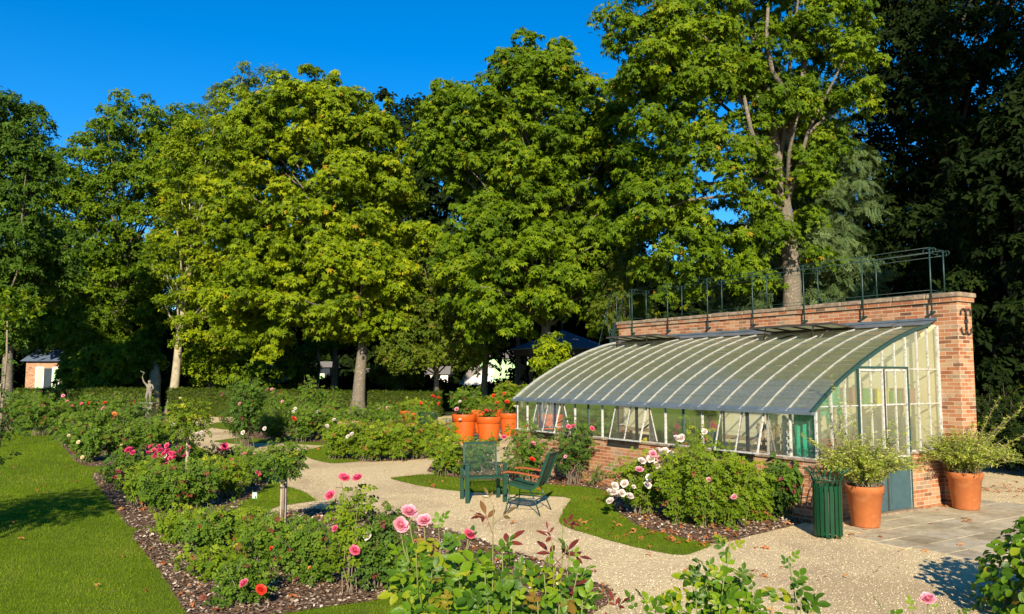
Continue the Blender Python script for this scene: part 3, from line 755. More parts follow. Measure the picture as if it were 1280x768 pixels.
mb = MB(); mb.box(.9, 2.26, -.12, .2, 0.006, .045, .008); mb.build('door_step', M['coping'], gh)
mb = MB(); mb.box(WD - .035, WD - .004, -.03, .0, zs, 2.80); mb.build('wall_jamb', M['paint'], gh)
for (x0, x1, s) in ((.995, 1.565, 0), (1.60, 2.16, 1)):
    mb = MB(); yo = -.004
    mb.box(x0, x1, yo - .016, yo + .016, .05, .80); mb.box(x0 + .06, x1 - .06, yo - .022, yo - .017, .14, .70)
    lf = mb.build('door', M['teal'], gh)
    mb = MB()
    mb.box(x0, x0 + .024, yo - .018, yo + .018, .802, 2.112); mb.box(x1 - .024, x1, yo - .018, yo + .018, .802, 2.112)
    mb.box(x0 + .032, x1 - .032, yo - .018, yo + .018, .802, .83); mb.box(x0 + .032, x1 - .032, yo - .018, yo + .018, 2.08, 2.112)
    mb.box(x0 + .032, x1 - .032, yo - .014, yo + .014, 1.575, 1.597)
    xm = (x0 + x1) / 2; mb.box(xm - .007, xm + .007, yo - .016, yo + .016, .832, 1.573); mb.box(xm - .007, xm + .007, yo - .016, yo + .016, 1.599, 2.078)
    mb.build('door_sash', M['paint'], lf)
    mb = MB(); mb.add([(x0 + .03, yo, .83), (x1 - .03, yo, .83), (x1 - .03, yo, 2.08), (x0 + .03, yo, 2.08)], [(0, 1, 2, 3)]); mb.build('door_glass', M['glass_gable'], lf)
    if s == 0:
        mb = MB(); mb.box(1.567, 1.598, -.03, .02, .05, 2.11); mb.build('meeting_strip', M['dark_gap'], lf)
    else:
        mb = MB(); mb.tube([(1.63, -.03, 1.02), (1.63, -.07, 1.02), (1.72, -.07, 1.02)], .009, 6); mb.box(1.61, 1.65, -.03, -.02, .95, 1.1); mb.build('door_handle', M['black_iron'], lf)

# railing round the flat wall top
rl = empty('railing', (CX, CY, 0), AZ, 'thin green iron railing with scrolled posts along the top of the brick wall', 'railing')
def scroll(mb, x, y, z, ax, s):
    pts = []
    for k in range(16):
        a = k / 15 * 1.5 * 2 * PI * .62; r_ = .062 * (1 - k / 15 * .75)
        u = s * (.066 - r_ * math.cos(a)) ; w = -.02 + r_ * math.sin(a)
        pts.append((x + (u if ax == 'x' else 0), y + (u if ax == 'y' else 0), z - .045 + w))
    mb.tube(pts, .006, 5)
ZC = 3.312
for i in range(7):
    y = .02 + i * 1.205
    for (x, dy) in ((WD - .075, 0), (WD + .42, .06)):
        mb = MB(); front = x < WD
        zb = ZC - .34 if front else ZC
        mb.tube([(x, y + dy, zb), (x, y + dy, ZC + .75)], .012, 8)
        if front: mb.box(x - .02, WD + .0, y - .02, y + .02, ZC - .30, ZC - .27)
        if front: mb.box(WD - .003 - .0, WD + .0, y - .001, y + .001, ZC - .2, ZC - .19)
        for s in (-1, 1): scroll(mb, x, y + dy, ZC + .75, 'y', s)
        if i == 0: scroll(mb, x, y + dy, ZC + .75, 'x', 1)
        mb.build('post', M['rail_iron'], rl)
for (x, dy) in ((WD - .075, 0), (WD + .42, .06)):
    for z in (.745, .655, .06):
        mb = MB(); mb.tube([(x, .02 + dy, ZC + z), (x, .02 + dy + 6 * 1.205, ZC + z)], .0045, 6); mb.build('rail', M['rail_iron'], rl)
for y in (.02, .02 + 6 * 1.205):
    for z in (.745, .655, .06):
        mb = MB(); mb.tube([(WD - .075, y, ZC + z), (WD + .42, y + .06, ZC + z)], .0045, 6); mb.build('rail', M['rail_iron'], rl)

# steep iron stair at the far end of the wall
st = empty('iron_stair', (CX, CY, 0), AZ, 'steep green iron stair with handrails at the far end of the greenhouse', 'stair')
for x in (WD + .0, WD + .42):
    mb = MB(); mb.beam((x, LEN + .30, 3.3), (x, LEN + 1.55, .05), .03, .10); mb.build('stringer', M['rail_iron'], st)
    mb = MB(); mb.tube([(x, LEN + .24, 3.2), (x, LEN + .28, 4.05), (x, LEN + .45, 4.05), (x, LEN + 1.7, .95), (x, LEN + 1.7, .02)], .013, 6); mb.build('handrail', M['rail_iron'], st)
    mb = MB()
    for k in range(4):
        t = .15 + k * .24; mb.tube([(x, LEN + .3 + 1.25 * t, 3.3 - 3.25 * t), (x, LEN + .5 + 1.2 * t, 4.0 - 3.1 * t)], .009, 6)
    mb.build('baluster', M['rail_iron'], st)
for k in range(12):
    t = (k + .5) / 12; mb = MB(); y = LEN + .30 + 1.25 * t; z = 3.3 - 3.25 * t
    mb.box(WD + .01, WD + .41, y - .09, y + .09, z - .012, z); mb.build('tread', M['rail_iron'], st)

# ---------------------------------------------------------------- things inside the greenhouse
def gthing(name, label, cat, x, y, z=.02, rz=0, group=None):
    X, Y = GL(x, y); return empty(name, (X, Y, z), AZ + rz, label, cat, group)
def bench(x, y0, y1, label):
    t = gthing('staging_bench', label, 'bench', x, (y0 + y1) / 2, .02, 0, 'plant benches in the greenhouse'); L = (y1 - y0) / 2
    mb = MB(); 
    for k in range(6): mb.box(-.3 + k * .1 + .004, -.3 + k * .1 + .092, -L, L, .80, .825)
    mb.build('bench_top', M['wood'], t)
    for yy in (-L + .05, L - .05):
        for xx in (-.27, .27): mb = MB(); mb.box(xx - .025, xx + .025, yy - .025, yy + .025, 0, .798); mb.build('leg', M['wood'], t)
bench(2.55, .8, 2.4, 'slatted wooden bench against the cream wall inside the door end of the greenhouse')
bench(2.55, 3.1, 7.2, 'long slatted wooden bench inside the far half of the greenhouse')
bench(.62, 1.0, 2.6, 'slatted wooden bench just behind the front windows of the greenhouse')
# pale paling pieces standing on the front bench
t = gthing('paling_panel', 'short panel of pale vertical slats standing behind the front windows', 'panel', .75, 1.15, .848, 0)
mb = MB()
for k in range(11): mb.box(-.012, .012, -.5 + k * .095, -.5 + k * .095 + .062, .02, .42 + .02 * (k % 2), .008)
mb.build('slats', M['wood'], t); mb = MB(); mb.box(.013, .035, -.52, .55, .12, .16); mb.box(.013, .035, -.52, .55, .32, .36); mb.build('cross_bar', M['wood'], t)
t = gthing('pallet', 'white painted slatted pallet leaning inside the near glass corner', 'pallet', .55, .62, .02, R(90))
mb = MB()
for k in range(7): mb.box(-.015, .015, -.42, .42, .72 + k * .10, .77 + k * .10, .006)
for k in (-.36, 0, .36): mb.box(.017, .06, k - .03, k + .03, 0, 1.42)
mb.build('slats', M['paint'], t)
# emerald cloth hung in the corner
mb = MB(); vs = []; N_ = 26
for k in range(N_ + 1):
    u = k / N_; y = .05 + .40 * u; x = .10 + .025 * math.sin(u * 21) + .012 * math.sin(u * 47)
    for z in (.88, 1.1, 1.3, 1.5): vs.append((x + .01 * math.sin(z * 9 + k), y, z))
mb.add(vs, [(k * 4 + j, k * 4 + 4 + j, k * 4 + 5 + j, k * 4 + 1 + j) for k in range(N_) for j in range(3)], True)
vs = []; N2 = 16
for k in range(N2 + 1):
    u = k / N2; x = .10 + .62 * u; zt = pz(x) - .07
    for j in range(4): vs.append((x, .10 + .02 * math.sin(k * 1.3 + j), zt - j * .12 * (1 + .4 * math.sin(k * .9))))
mb.add(vs, [(k * 4 + j, k * 4 + 4 + j, k * 4 + 5 + j, k * 4 + 1 + j) for k in range(N2) for j in range(3)], True)
o = mb.build('hanging_cloth', M['fabric_green'], None); o.location = (CX, CY, 0); o.rotation_euler = (0, 0, AZ)
tag(o, 'emerald green cloth hung inside the near corner of the greenhouse', 'cloth')
# shelf with plastic boxes
sh = gthing('wall_shelf', 'narrow shelf high on the inner wall behind the glazed door', 'shelf', 2.3, .36, 0, R(0))
mb = MB(); mb.box(-1.25, .52, -.13, .13, 1.555, 1.575); mb.build('board', M['wood'], sh)
mb = MB()
for x in (-1.23, .50): mb.box(x - .015, x + .015, .10, .13, .02, 1.553)
mb.build('upright', M['wood'], sh)
for (x, w, h, mt, c) in ((1.15, .30, .26, 'mauve_plastic', 'mauve'), (1.52, .30, .25, 'green_plastic', 'green'), (1.90, .34, .24, 'yellow_plastic', 'yellow'), (2.28, .22, .20, 'green_plastic', 'small green'), (2.62, .32, .24, 'mauve_plastic', 'reddish brown')):
    t = gthing('storage_box', f'{c} plastic box on the shelf behind the gable glass', 'box', x, .34, 1.576, 0)
    mb = MB(); mb.prism([(-w / 2, -.11), (w / 2, -.11), (w / 2, .11), (-w / 2, .11)], 0, h - .03); mb.build('tub', M[mt], t)
    mb = MB(); mb.box(-w / 2 - .012, w / 2 + .012, -.122, .122, h - .028, h, .006); mb.build('lid', M[mt], t)
t = gthing('cupboard', 'dark blue green metal cupboard inside the greenhouse beside the door', 'cupboard', 2.47, .40, .02, 0)
mb = MB(); mb.box(-.2, .2, -.18, .18, 0, 1.35, .01); mb.build('body', M['teal'], t)
mb = MB(); mb.box(-.19, -.005, -.195, -.182, .05, 1.3); mb.box(.005, .19, -.195, -.182, .05, 1.3); dr = mb.build('door', M['teal'], t)
mb = MB(); mb.box(-.03, -.015, -.21, -.197, .6, .75); mb.box(.015, .03, -.21, -.197, .6, .75); mb.build('handle', M['zinc'], dr)
def lathe_pot(name, label, loc, prof, mat, cat='pot', group=None, soil=None):
    t = empty(name, loc, 0, label, cat, group)
    mb = MB().lathe(prof, 40); body = mb.build('pot_body', mat, t)
    if soil:
        r_, z_ = soil; mb = MB(); n_ = 24
        mb.add([(r_ * math.cos(2 * PI * k / n_), r_ * math.sin(2 * PI * k / n_), z_) for k in range(n_)] + [(0, 0, z_ + .02)], [(k, (k + 1) % n_, n_) for k in range(n_)]); mb.build('soil', M['soil'], t)
    return t
for (x, y, s, lb) in ((.42, .42, .8, 'small empty clay pot inside the near glass corner'), (.62, .34, .7, 'small clay pot beside another in the near glass corner')):
    X, Y = GL(x, y); lathe_pot('clay_pot', lb, (X, Y, .88), [(.0, 0), (.07 * s, 0), (.11 * s, .17 * s), (.12 * s, .17 * s), (.125 * s, .22 * s), (.11 * s, .22 * s), (.095 * s, .18 * s), (.0, .17 * s)], M['terra'])
X, Y = GL(.82, .40); t = empty('bucket', (X, Y, .88), 0, 'small red bucket standing inside the gable glass left of the door', 'bucket')
MB().lathe([(0, 0), (.07, 0), (.10, .20), (.105, .205), (.095, .20), (.065, .01), (0, .01)], 24).build('bucket_body', M['red_plastic'], t)
MB().tube([(.1 * math.cos(a), 0, .2 + .09 * math.sin(a)) for a in [k * PI / 10 for k in range(11)]], .004, 5).build('handle', M['zinc'], t)
t = gthing('corner_shelf', 'small timber stand carrying pots and bucket in the near glass corner', 'stand', .6, .4, .02, 0)
mb = MB(); mb.box(-.34, .34, -.14, .14, .84, .858); mb.build('board', M['wood'], t)
mb = MB()
for a in (-.31, .31):
    for b in (-.11, .11): mb.box(a - .02, a + .02, b - .02, b + .02, 0, .838)
mb.build('leg', M['wood'], t)

def pebbles():
    x, y = scatter([(-6, 5.4), (11, 5.4), (13, 19), (-8, 19)], 800)
    for q in (lawn1, bedB, bedC, bedR, lawnR, [GL(-.02, -.02), GL(3.5, -.3), GL(3.5, 8), GL(-.02, 8)]):
        k = ~inside(x, y, q); x, y = x[k], y[k]
    k = rng.random(len(x)) < np.clip(1.6 - y / 12, .03, 1); x, y = x[k], y[k]; n = len(x)
    P = np.stack([x, y, np.full(n, .002)], 1); nr = rng.normal(size=(n, 3)) * .25 + [0, 0, 1]
    V = T([(-.5, -.4, 0), (.5, -.45, 0), (.55, .4, 0), (-.45, .5, 0), (-.2, -.1, .45), (.25, .1, .5)], [(0, 1, 4), (1, 5, 4), (1, 2, 5), (2, 3, 5), (3, 4, 5), (3, 0, 4)])
    M['pebble'] = leafmat('pebble', [(0, (.26, .20, .13)), (.3, (.50, .41, .27)), (.8, (.66, .56, .38)), (1, (.78, .71, .58))], 0, .9, .2)
    tag(leaves('gravel_stones', P, nr, rng.normal(size=(n, 3)) * [1, 1, 0], rng.uniform(.004, .0105, n), V, M['pebble']), kind='stuff')
pebbles()

x, y = scatter([(-7, 5.4), (11, 5.4), (14, 24), (-9, 24)], 7)
P = np.stack([x, y, np.full(len(x), .012)], 1); n = len(x)
tag(leaves('twig_litter', P, rng.normal(size=(n, 3)) * .3 + [0, 0, 1], rng.normal(size=(n, 3)) * [1, 1, 0], rng.uniform(.015, .05, n), T_NARROW, M['chips'], None, rng.random(n) * .5), kind='stuff')
# ---------------------------------------------------------------- trees
tree('chestnut_tree', 'tall horse chestnut with golden green leaves and a thick bare lower trunk, left of centre', G(452, 522), .33,
     [E(395, 215, 105, 115, 40), E(330, 250, 65, 110, 39.5), E(465, 280, 62, 110, 40), E(350, 162, 60, 48, 40), E(430, 350, 85, 70, 39), E(335, 370, 62, 70, 39), E(440, 152, 60, 38, 41)],
     330, 84000, .21, T_PALM, M['lf_chest_y'], M['bark'], 11, lobe_r=(.5, 1.15), top=11, limbs=70)
tree('chestnut_tree', 'tall horse chestnut with three leafy peaks rising behind the greenhouse roof', (at(684, 470, 36)[0], 36), .30,
     [E(665, 180, 78, 125, 36), E(583, 165, 58, 75, 37), E(738, 200, 62, 100, 37), E(640, 330, 95, 85, 35.5), E(735, 330, 52, 80, 36), E(672, 90, 48, 42, 36)],
     330, 80000, .195, T_PALM, M['lf_chest'], M['bark'], 23, lobe_r=(.45, 1.05), top=12, limbs=70)
c = at(690, 446, 35)
tree('chestnut_tree', 'very tall chestnut with forked bare trunk behind the railing, taller than the frame', (at(987, 400, 31)[0], 31), .48,
     [E(850, 90, 85, 85, 30), E(950, 20, 105, 80, 31), E(1040, 70, 55, 90, 31), E(835, 200, 62, 75, 30), E(905, 225, 62, 60, 30), E(830, 285, 55, 55, 30), E(885, 325, 50, 42, 29.5), E(1010, 215, 32, 35, 31.5), E(965, 110, 50, 60, 30), E(1020, 150, 40, 60, 31.5), E(950, 280, 26, 40, 30), E(925, 120, 42, 45, 30), E(900, 275, 60, 40, 30.5), E(860, 345, 60, 28, 30), E(985, 60, 60, 60, 30.5), E(925, 335, 40, 35, 30), E(1020, 290, 30, 40, 31), E(925, -90, 150, 80, 31), E(800, 40, 42, 45, 30)],
     350, 84000, .175, T_PALM, M['lf_chest'], M['bark'], 31, lobe_r=(.4, .95), top=17, fork=.5, inner=.15, limbs=18,
     extra_limbs=[([at(985, 180, 31), at(960, 145, 30.6), at(938, 110, 30.2), at(925, 40, 30)], .2, .09), ([at(985, 175, 31), at(1000, 120, 31), at(1010, 40, 31.2)], .2, .1),
                  ([at(978, 250, 31), at(950, 210, 30.2), at(930, 175, 29.8)], .14, .07), ([at(985, 120, 30), at(965, 90, 29.2), at(958, 50, 28.8), at(960, 10, 28.6)], .12, .06), ([at(975, 240, 30.5), at(952, 205, 29.4), at(938, 160, 28.8), at(930, 120, 28.6)], .13, .06), ([at(940, 190, 30), at(932, 170, 29.7), at(946, 168, 29.6), at(952, 190, 29.5)], .07, .04)])
tree('maple_tree', 'small dull green maple between the two big chestnuts', G(547, 517), .17,
     [E(548, 395, 68, 62, 41), E(545, 345, 45, 50, 41), E(590, 430, 40, 32, 40), E(510, 435, 35, 30, 40)], 170, 40000, .135, T_MAPLE, M['lf_maple'], M['bark_pale'], 41, lobe_r=(.35, .75), top=6)
tree('plane_tree', 'slender leaning tree with pale trunk and thin yellowish foliage', (at(213, 487, 44)[0], 44), .26,
     [E(245, 230, 38, 90, 44), E(235, 330, 42, 60, 44), E(300, 150, 30, 45, 45), E(255, 400, 40, 40, 43)], 150, 38000, .16, T_MAPLE, M['lf_chest_y'], M['bark_pale'], 51, lobe_r=(.4, .9), top=12, lean=(1.0, 0), inner=.3)
tree('ash_tree', 'thin wispy tree top rising between the lime and the golden chestnut', (at(290, 480, 47)[0], 47), .28,
     [E(300, 160, 48, 62, 47), E(270, 270, 50, 80, 47), E(320, 105, 26, 24, 47)], 110, 22000, .15, T_MAPLE, M['lf_maple'], M['bark_pale'], 57, lobe_r=(.4, .9), top=15, inner=.3, limbs=60)
tree('lime_tree', 'broad dark green tree behind the lawn with a shaded lower half', (at(140, 480, 50)[0], 50), .35,
     [E(170, 210, 68, 82, 50), E(225, 205, 50, 72, 51), E(95, 220, 42, 52, 50), E(120, 290, 66, 80, 50), E(190, 330, 60, 75, 50), E(80, 370, 55, 75, 49), E(130, 410, 70, 40, 49)], 280, 64000, .24, T_MAPLE, M['lf_mid'], M['bark'], 61, lobe_r=(.6, 1.3), top=13)
tree('pine_tree', 'bluish green tree cut by the left edge of the view', (at(8, 480, 34)[0], 34), .25,
     [E(8, 165, 42, 48, 34), E(18, 215, 36, 50, 34), E(-10, 320, 50, 80, 34), E(0, 400, 28, 36, 34), E(60, 330, 32, 50, 36)], 150, 42000, .17, T_MAPLE, M['lf_pine'], M['bark'], 71, lobe_r=(.5, 1.0), top=11)
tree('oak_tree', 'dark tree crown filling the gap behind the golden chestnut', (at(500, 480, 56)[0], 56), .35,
     [E(495, 190, 60, 72, 56), E(520, 280, 60, 90, 57), E(560, 240, 45, 100, 57)], 60, 9000, .5, T_MAPLE, M['lf_dark_shade'], M['bark'], 81, lobe_r=(1.3, 2.2), top=15)
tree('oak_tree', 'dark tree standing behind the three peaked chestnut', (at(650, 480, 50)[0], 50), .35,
     [E(640, 380, 75, 80, 50), E(770, 300, 50, 90, 52), E(690, 300, 80, 120, 54)], 60, 9000, .5, T_MAPLE, M['lf_dark_shade'], M['bark'], 82, lobe_r=(1.3, 2.2), top=12)
tree('cedar_tree', 'blue green cedar with drooping sprays behind the tall bare trunk', (at(1012, 420, 34.5)[0], 34.5), .3,
     [E(1030, 235, 42, 75, 34), E(1008, 310, 50, 60, 34), E(1035, 350, 48, 50, 33.5), E(945, 340, 45, 60, 34), E(1010, 170, 38, 45, 35)], 120, 26000, .36, T_NEEDLE, M['lf_needle'], M['bark'], 91, lobe_r=(.6, 1.3), top=13, flat=.45, droop=1.4)
tree('hornbeam_tree', 'small brownish green tree just beyond the stair end of the wall', (at(775, 470, 34)[0], 34), .16,
     [E(775, 375, 32, 45, 34), E(790, 330, 24, 30, 34)], 45, 7000, .16, T_SPRAY, M['lf_maple'], M['bark'], 95, lobe_r=(.4, .8), top=7, inner=.3)
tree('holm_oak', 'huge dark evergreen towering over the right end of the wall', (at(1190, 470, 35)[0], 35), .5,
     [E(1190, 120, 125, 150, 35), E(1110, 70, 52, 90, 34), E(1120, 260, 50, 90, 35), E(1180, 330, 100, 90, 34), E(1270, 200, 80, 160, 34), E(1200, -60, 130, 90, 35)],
     240, 46000, .29, T_MAPLE, M['lf_dark_shade'], M['bark_dark'], 101, lobe_r=(.8, 1.6), top=21)
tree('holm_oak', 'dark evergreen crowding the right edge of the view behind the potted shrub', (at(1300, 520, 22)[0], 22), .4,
     [E(1290, 400, 75, 110, 22), E(1240, 430, 45, 80, 24), E(1330, 250, 90, 160, 22)], 90, 18000, .28, T_MAPLE, M['lf_dark_shade'], M['bark_dark'], 103, lobe_r=(.7, 1.2), top=10)
tree('unseen_shade_tree', 'unseen tall tree added outside the frame on the right to shade the dark evergreens', (21, 1.0), .5, [(20.4, 1, 16, 4.0, 4, 8.5), (21.4, 2, 26, 4, 4, 5), (24, 3, 15, 5, 4, 8), (20.4, -1, 22, 3, 3, 4)], 110, 16000, .75, T_MAPLE, M['lf_mid'], M['bark'], 105, lobe_r=(1.5, 2.4), top=16)  # unseen, added only to cast shade on the right-hand evergreens
tree('unseen_shade_tree', 'unseen tall tree added outside the frame on the left to shade the dark tree', (-30, 24), .5, [(-30, 24, 10, 4.5, 4, 5), (-28, 24, 14, 2.5, 3, 2.5)], 50, 7000, .7, T_MAPLE, M['lf_mid'], M['bark'], 106, lobe_r=(1.3, 2.0), top=14)  # unseen as well, added to shade the trees far left
for i, (px, py, Yd, rx, ry, mt, sd, lb) in enumerate([
        (135, 460, 44.5, 32, 30, 'lf_mid', 3, 'bright green rounded shrub behind the low hedge on the left'),
        (262, 452, 46, 27, 28, 'lf_chest_y', 4, 'small yellow green tiered sapling behind the hedge'),
        (330, 440, 45, 40, 45, 'lf_chest', 5, 'leafy young tree low behind the hedge under the golden chestnut'),
        (98, 466, 47, 22, 22, 'lf_mid', 6, 'low green shrub beside the small brick hut'),
        (176, 452, 48, 20, 30, 'lf_chest', 7, 'green shrub between the rounded shrub and the leaning pale trunk'),
        (300, 466, 47, 26, 22, 'lf_chest', 8, 'low green shrub just above the hedge right of the tiered sapling'),
        (372, 462, 50, 20, 24, 'lf_mid', 9, 'shaded green shrub in front of the blue panelled building'),
        (500, 462, 50, 30, 20, 'lf_maple', 10, 'dull green shrub under the left side of the maple')]):
    tree('shrub', lb, (at(px, 480, Yd)[0], Yd), .07, [E(px, py, rx, ry, Yd)], 26, 3500, .24, T_MAPLE, M[mt], M['bark'], 110 + sd, lobe_r=(.45, .8), top=at(px, py, Yd)[2], limbs=14, cat='shrub')
tree('ivy', 'bushy bright green growth clothing the lower trunk of the three peaked chestnut', (at(688, 470, 35.3)[0], 35.3), .04, [E(692, 446, 20, 24, 35.2), E(682, 480, 10, 16, 35.2)], 22, 2600, .2, T_MAPLE, M['lf_chest_y'], M['bark'], 140, lobe_r=(.3, .55), top=2.8, limbs=10, cat='ivy')
# slim trunks seen under the crowns
for (px, py, w, Yd, top, mt, lb) in ((417, 490, 9, 50, 425, 'bark', 'dark slim trunk just left of the chestnut trunk'), (396, 490, 5, 52, 430, 'bark_pale', 'thin pale trunk behind the hedge left of the dark slim trunk'),
                                      (192, 488, 16, 46, 452, 'bark_pale', 'short stout pale trunk behind the stone statue'), (605, 497, 8, 48, 400, 'bark_pale', 'trunk with round seat in front of the mint green house'),
                                      (261, 488, 5, 47, 450, 'bark_pale', 'thin stem of the tiered sapling'), (1, 520, 3, 23, 385, 'woody', 'thin bare sapling at the left edge of the lawn'),
                                      (646, 492, 7, 46, 400, 'bark', 'dark slender trunk near the mint green house')):
    x = at(px, py, Yd)[0]; h = at(px, top, Yd)[2]; t = empty('young_tree', (x, Yd, 0), 0, lb, 'tree')
    r0 = w * Yd / F / 2; MB().tube([(0, 0, 0), (.02, 0, h * .3), (.06 * h / 3, 0, h * .65), (.02, 0, h)], [r0 * 1.2, r0, r0 * .9, r0 * .5], 9).build('trunk', M[mt], t)
    n_ = 320 if h > 4 else 160; d = unit(n_) * np.array([.9, .9, .6]) * rng.random((n_, 1)) ** .4
    leaves('crown', d * min(1.3, h * .28) + np.array([0, 0, h]), unit(n_) + [0, 0, 1], unit(n_), .22, T_MAPLE, M['lf_mid'], t)
sx = at(605, 497, 48)[0]
t = empty('tree_seat', (sx, 48, 0), 0, 'round wooden seat built around a trunk beyond the hedge', 'seat')
MB().lathe([(.25, .40), (.75, .40), (.75, .46), (.25, .46)], 24).build('seat', M['wood'], t)
for k in range(4):
    a = PI / 4 + k * PI / 2; MB().box(.6 * math.cos(a) - .04, .6 * math.cos(a) + .04, .6 * math.sin(a) - .04, .6 * math.sin(a) + .04, 0, .398).build('leg', M['wood'], t)

# far woodland: one uncountable mass
def wood(name, x0, x1, y0, y1, z1, n, s, mat, z0=0, keep=None):
    P = np.stack([rng.uniform(x0, x1, n), rng.uniform(y0, y1, n), rng.uniform(0, 1, n)], 1)
    hh = z1 * (.72 + .28 * np.sin(P[:, 0] * .37 + 1.3 * np.sin(P[:, 0] * .13 + P[:, 1] * .2)))
    P[:, 2] = z0 + P[:, 2] * hh
    if keep is not None:
        k = keep(P); P = P[k]; n = len(P)
    nr = unit(n) + [0, -.4, .6]; f = unit(n) + [0, 0, -.4]
    o = leaves(name, P, nr, f, rng.uniform(.6, 1.3, n) * s, T_MAPLE, mat); tag(o, kind='stuff'); return o
wood('woodland', -130, 130, 118, 140, 21, 46000, 1.9, M['lf_dark_shade'])
wood('woodland', -70, -24, 78, 95, 14, 14000, 1.3, M['lf_dark_shade'], keep=lambda P: P[:, 0] < P[:, 1] * -.34)
wood('woodland', 4, 60, 72, 92, 14, 12000, 1.2, M['lf_dark_shade'], keep=lambda P: P[:, 0] > P[:, 1] * .07)
wood('woodland', 13, 46, 36, 55, 15, 60000, .42, M['lf_dark_shade'], keep=lambda P: P[:, 0] > 15 + (P[:, 1] - 32) * .2)
wood('woodland', -60, -22, 56, 70, 8, 16000, .7, M['lf_dark_shade'], keep=lambda P: (P[:, 0] < -39) | (P[:, 0] > -32) | (P[:, 2] > 4.2))
wood('undergrowth', -26, 14, 58, 66, 2.3, 20000, .5, M['lf_dark_shade'])
wood('canopy', -24, 10, 60, 70, 11, 9000, .8, M['lf_dark_shade'], z0=4.2)

# hedge
def hedge(label, pts, h0, h1, w, n):
    t = empty('hedge', (pts[0][0], pts[0][1], 0), 0, label, 'hedge'); a = np.array(pts[0]); b = np.array(pts[1]); L = np.linalg.norm(b - a); u = (b - a) / L; v = np.array([-u[1], u[0]])
    mb = MB()
    vs = []
    for (s, hh) in ((0.0, h0), (L, h1)):
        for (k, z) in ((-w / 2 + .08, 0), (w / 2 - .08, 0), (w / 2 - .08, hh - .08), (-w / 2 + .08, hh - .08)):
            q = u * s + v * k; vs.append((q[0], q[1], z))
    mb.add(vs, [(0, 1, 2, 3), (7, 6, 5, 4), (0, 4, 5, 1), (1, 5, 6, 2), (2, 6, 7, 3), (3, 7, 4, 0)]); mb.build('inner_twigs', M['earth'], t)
    s = rng.uniform(0, L, n); side = rng.random(n); hh = h0 + (h1 - h0) * s / L
    top = side < .35; k = np.where(top, rng.uniform(-w / 2, w / 2, n), np.where(side < .85, -w / 2, w / 2)); z = np.where(top, hh, rng.uniform(0.02, 1, n) * hh)
    end = rng.random(n) < .04; s = np.where(end, np.where(rng.random(n) < .5, 0, L), s); k = np.where(end, rng.uniform(-w / 2, w / 2, n), k); z = np.where(end, rng.random(n) * hh, z)
    if abs(u[0]) > 0 and (v[1] > 0): pass
    P = np.stack([u[0] * s + v[0] * k, u[1] * s + v[1] * k, z], 1) + rng.normal(size=(n, 3)) * .045
    nr = np.stack([v[0] * np.sign(k) * ~top, v[1] * np.sign(k) * ~top, np.where(top, 1, .4)], 1) + rng.normal(size=(n, 3)) * .5
    leaves('foliage', P, nr, unit(n) + [0, 0, .5], rng.uniform(.07, .12, n), T_SPRAY, M['lf_hedge'], t)
hedge('clipped green hedge, the long run passing behind the golden chestnut trunk', (at(214, 500, 40.5)[0:2], at(550, 500, 40.5)[0:2]), 1.36, 1.15, .8, 26000)
hedge('clipped green hedge behind the statue on the left', (at(20, 500, 39)[0:2], at(188, 500, 39)[0:2]), 1.36, 1.36, .8, 13000)
hedge('short clipped hedge seen between the orange pots and the greenhouse', (at(596, 500, 40)[0:2], at(660, 500, 38)[0:2]), .95, .95, .8, 6000)
hedge('shaded low hedge further back under the maple', (at(455, 500, 52)[0:2], at(640, 500, 52)[0:2]), 1.1, 1.1, .8, 7000)

# ---------------------------------------------------------------- rose flowers
def rose_mesh(matname, seed=1, full=6):
    r = random.Random(seed); V = []; Fc = []; rn = []
    for i in range(full):
        n = 3 + i; phi = R(5 + 12.5 * i); L = .30 + .042 * i
        for k in range(n):
            th = 2 * PI * (k + .5 * i) / n + r.uniform(-.25, .25); tone = min(1, .12 + .15 * i + r.uniform(-.12, .2)); o = len(V); ph = phi + r.uniform(-.12, .12); LL = L * r.uniform(.88, 1.1)  # inner petals darker: the shade between them is put into the tone
            for a in range(5):
                v = a / 4
                rr_ = LL * (math.sin(ph) * v + .20 * math.sin(PI * v)) + .015 + (.05 * v ** 5 if i > 1 else 0); zz = LL * math.cos(ph) * v ** .85 * 1.15 - .04 * i * .3
                wd = (.09 + .19 * math.sin(PI * (.10 + .74 * v))) * (1 + .10 * i)
                for b in (-1, -.33, .33, 1):
                    ang = th + b * wd / max(rr_ + .07, .10) * .9
                    q = rr_ * (1 - .10 * abs(b)) + r.uniform(-.014, .014)
                    V.append((q * math.cos(ang), q * math.sin(ang), zz - .05 * b * b * v + r.uniform(-.012, .012))); rn.append(min(1, max(0, tone + .25 * (v - .5))))
            for a in range(4):
                for b in range(3):
                    q = o + a * 4 + b; Fc.append((q, q + 1, q + 5, q + 4))
    me = np_mesh('bloom', np.array(V), [i for f in Fc for i in f], [4] * len(Fc), True, rn); me.materials.append(M[matname]); return me
BL = {k: rose_mesh(k, i) for i, k in enumerate(('p_pink', 'p_rose', 'p_pale', 'p_white', 'p_red', 'p_cream', 'p_orange'))}
def flower(root, P, kind, d, label=None):
    o = bpy.data.objects.new('flower', BL[kind]); COL.objects.link(o); o.parent = root
    o.location = (P[0] - root.location[0], P[1] - root.location[1], P[2] - root.location[2]); o.scale = (d * .95,) * 3
    o.rotation_euler = (random.uniform(.35, 1.1), random.uniform(-.4, .4), random.uniform(-.9, .9)); return o

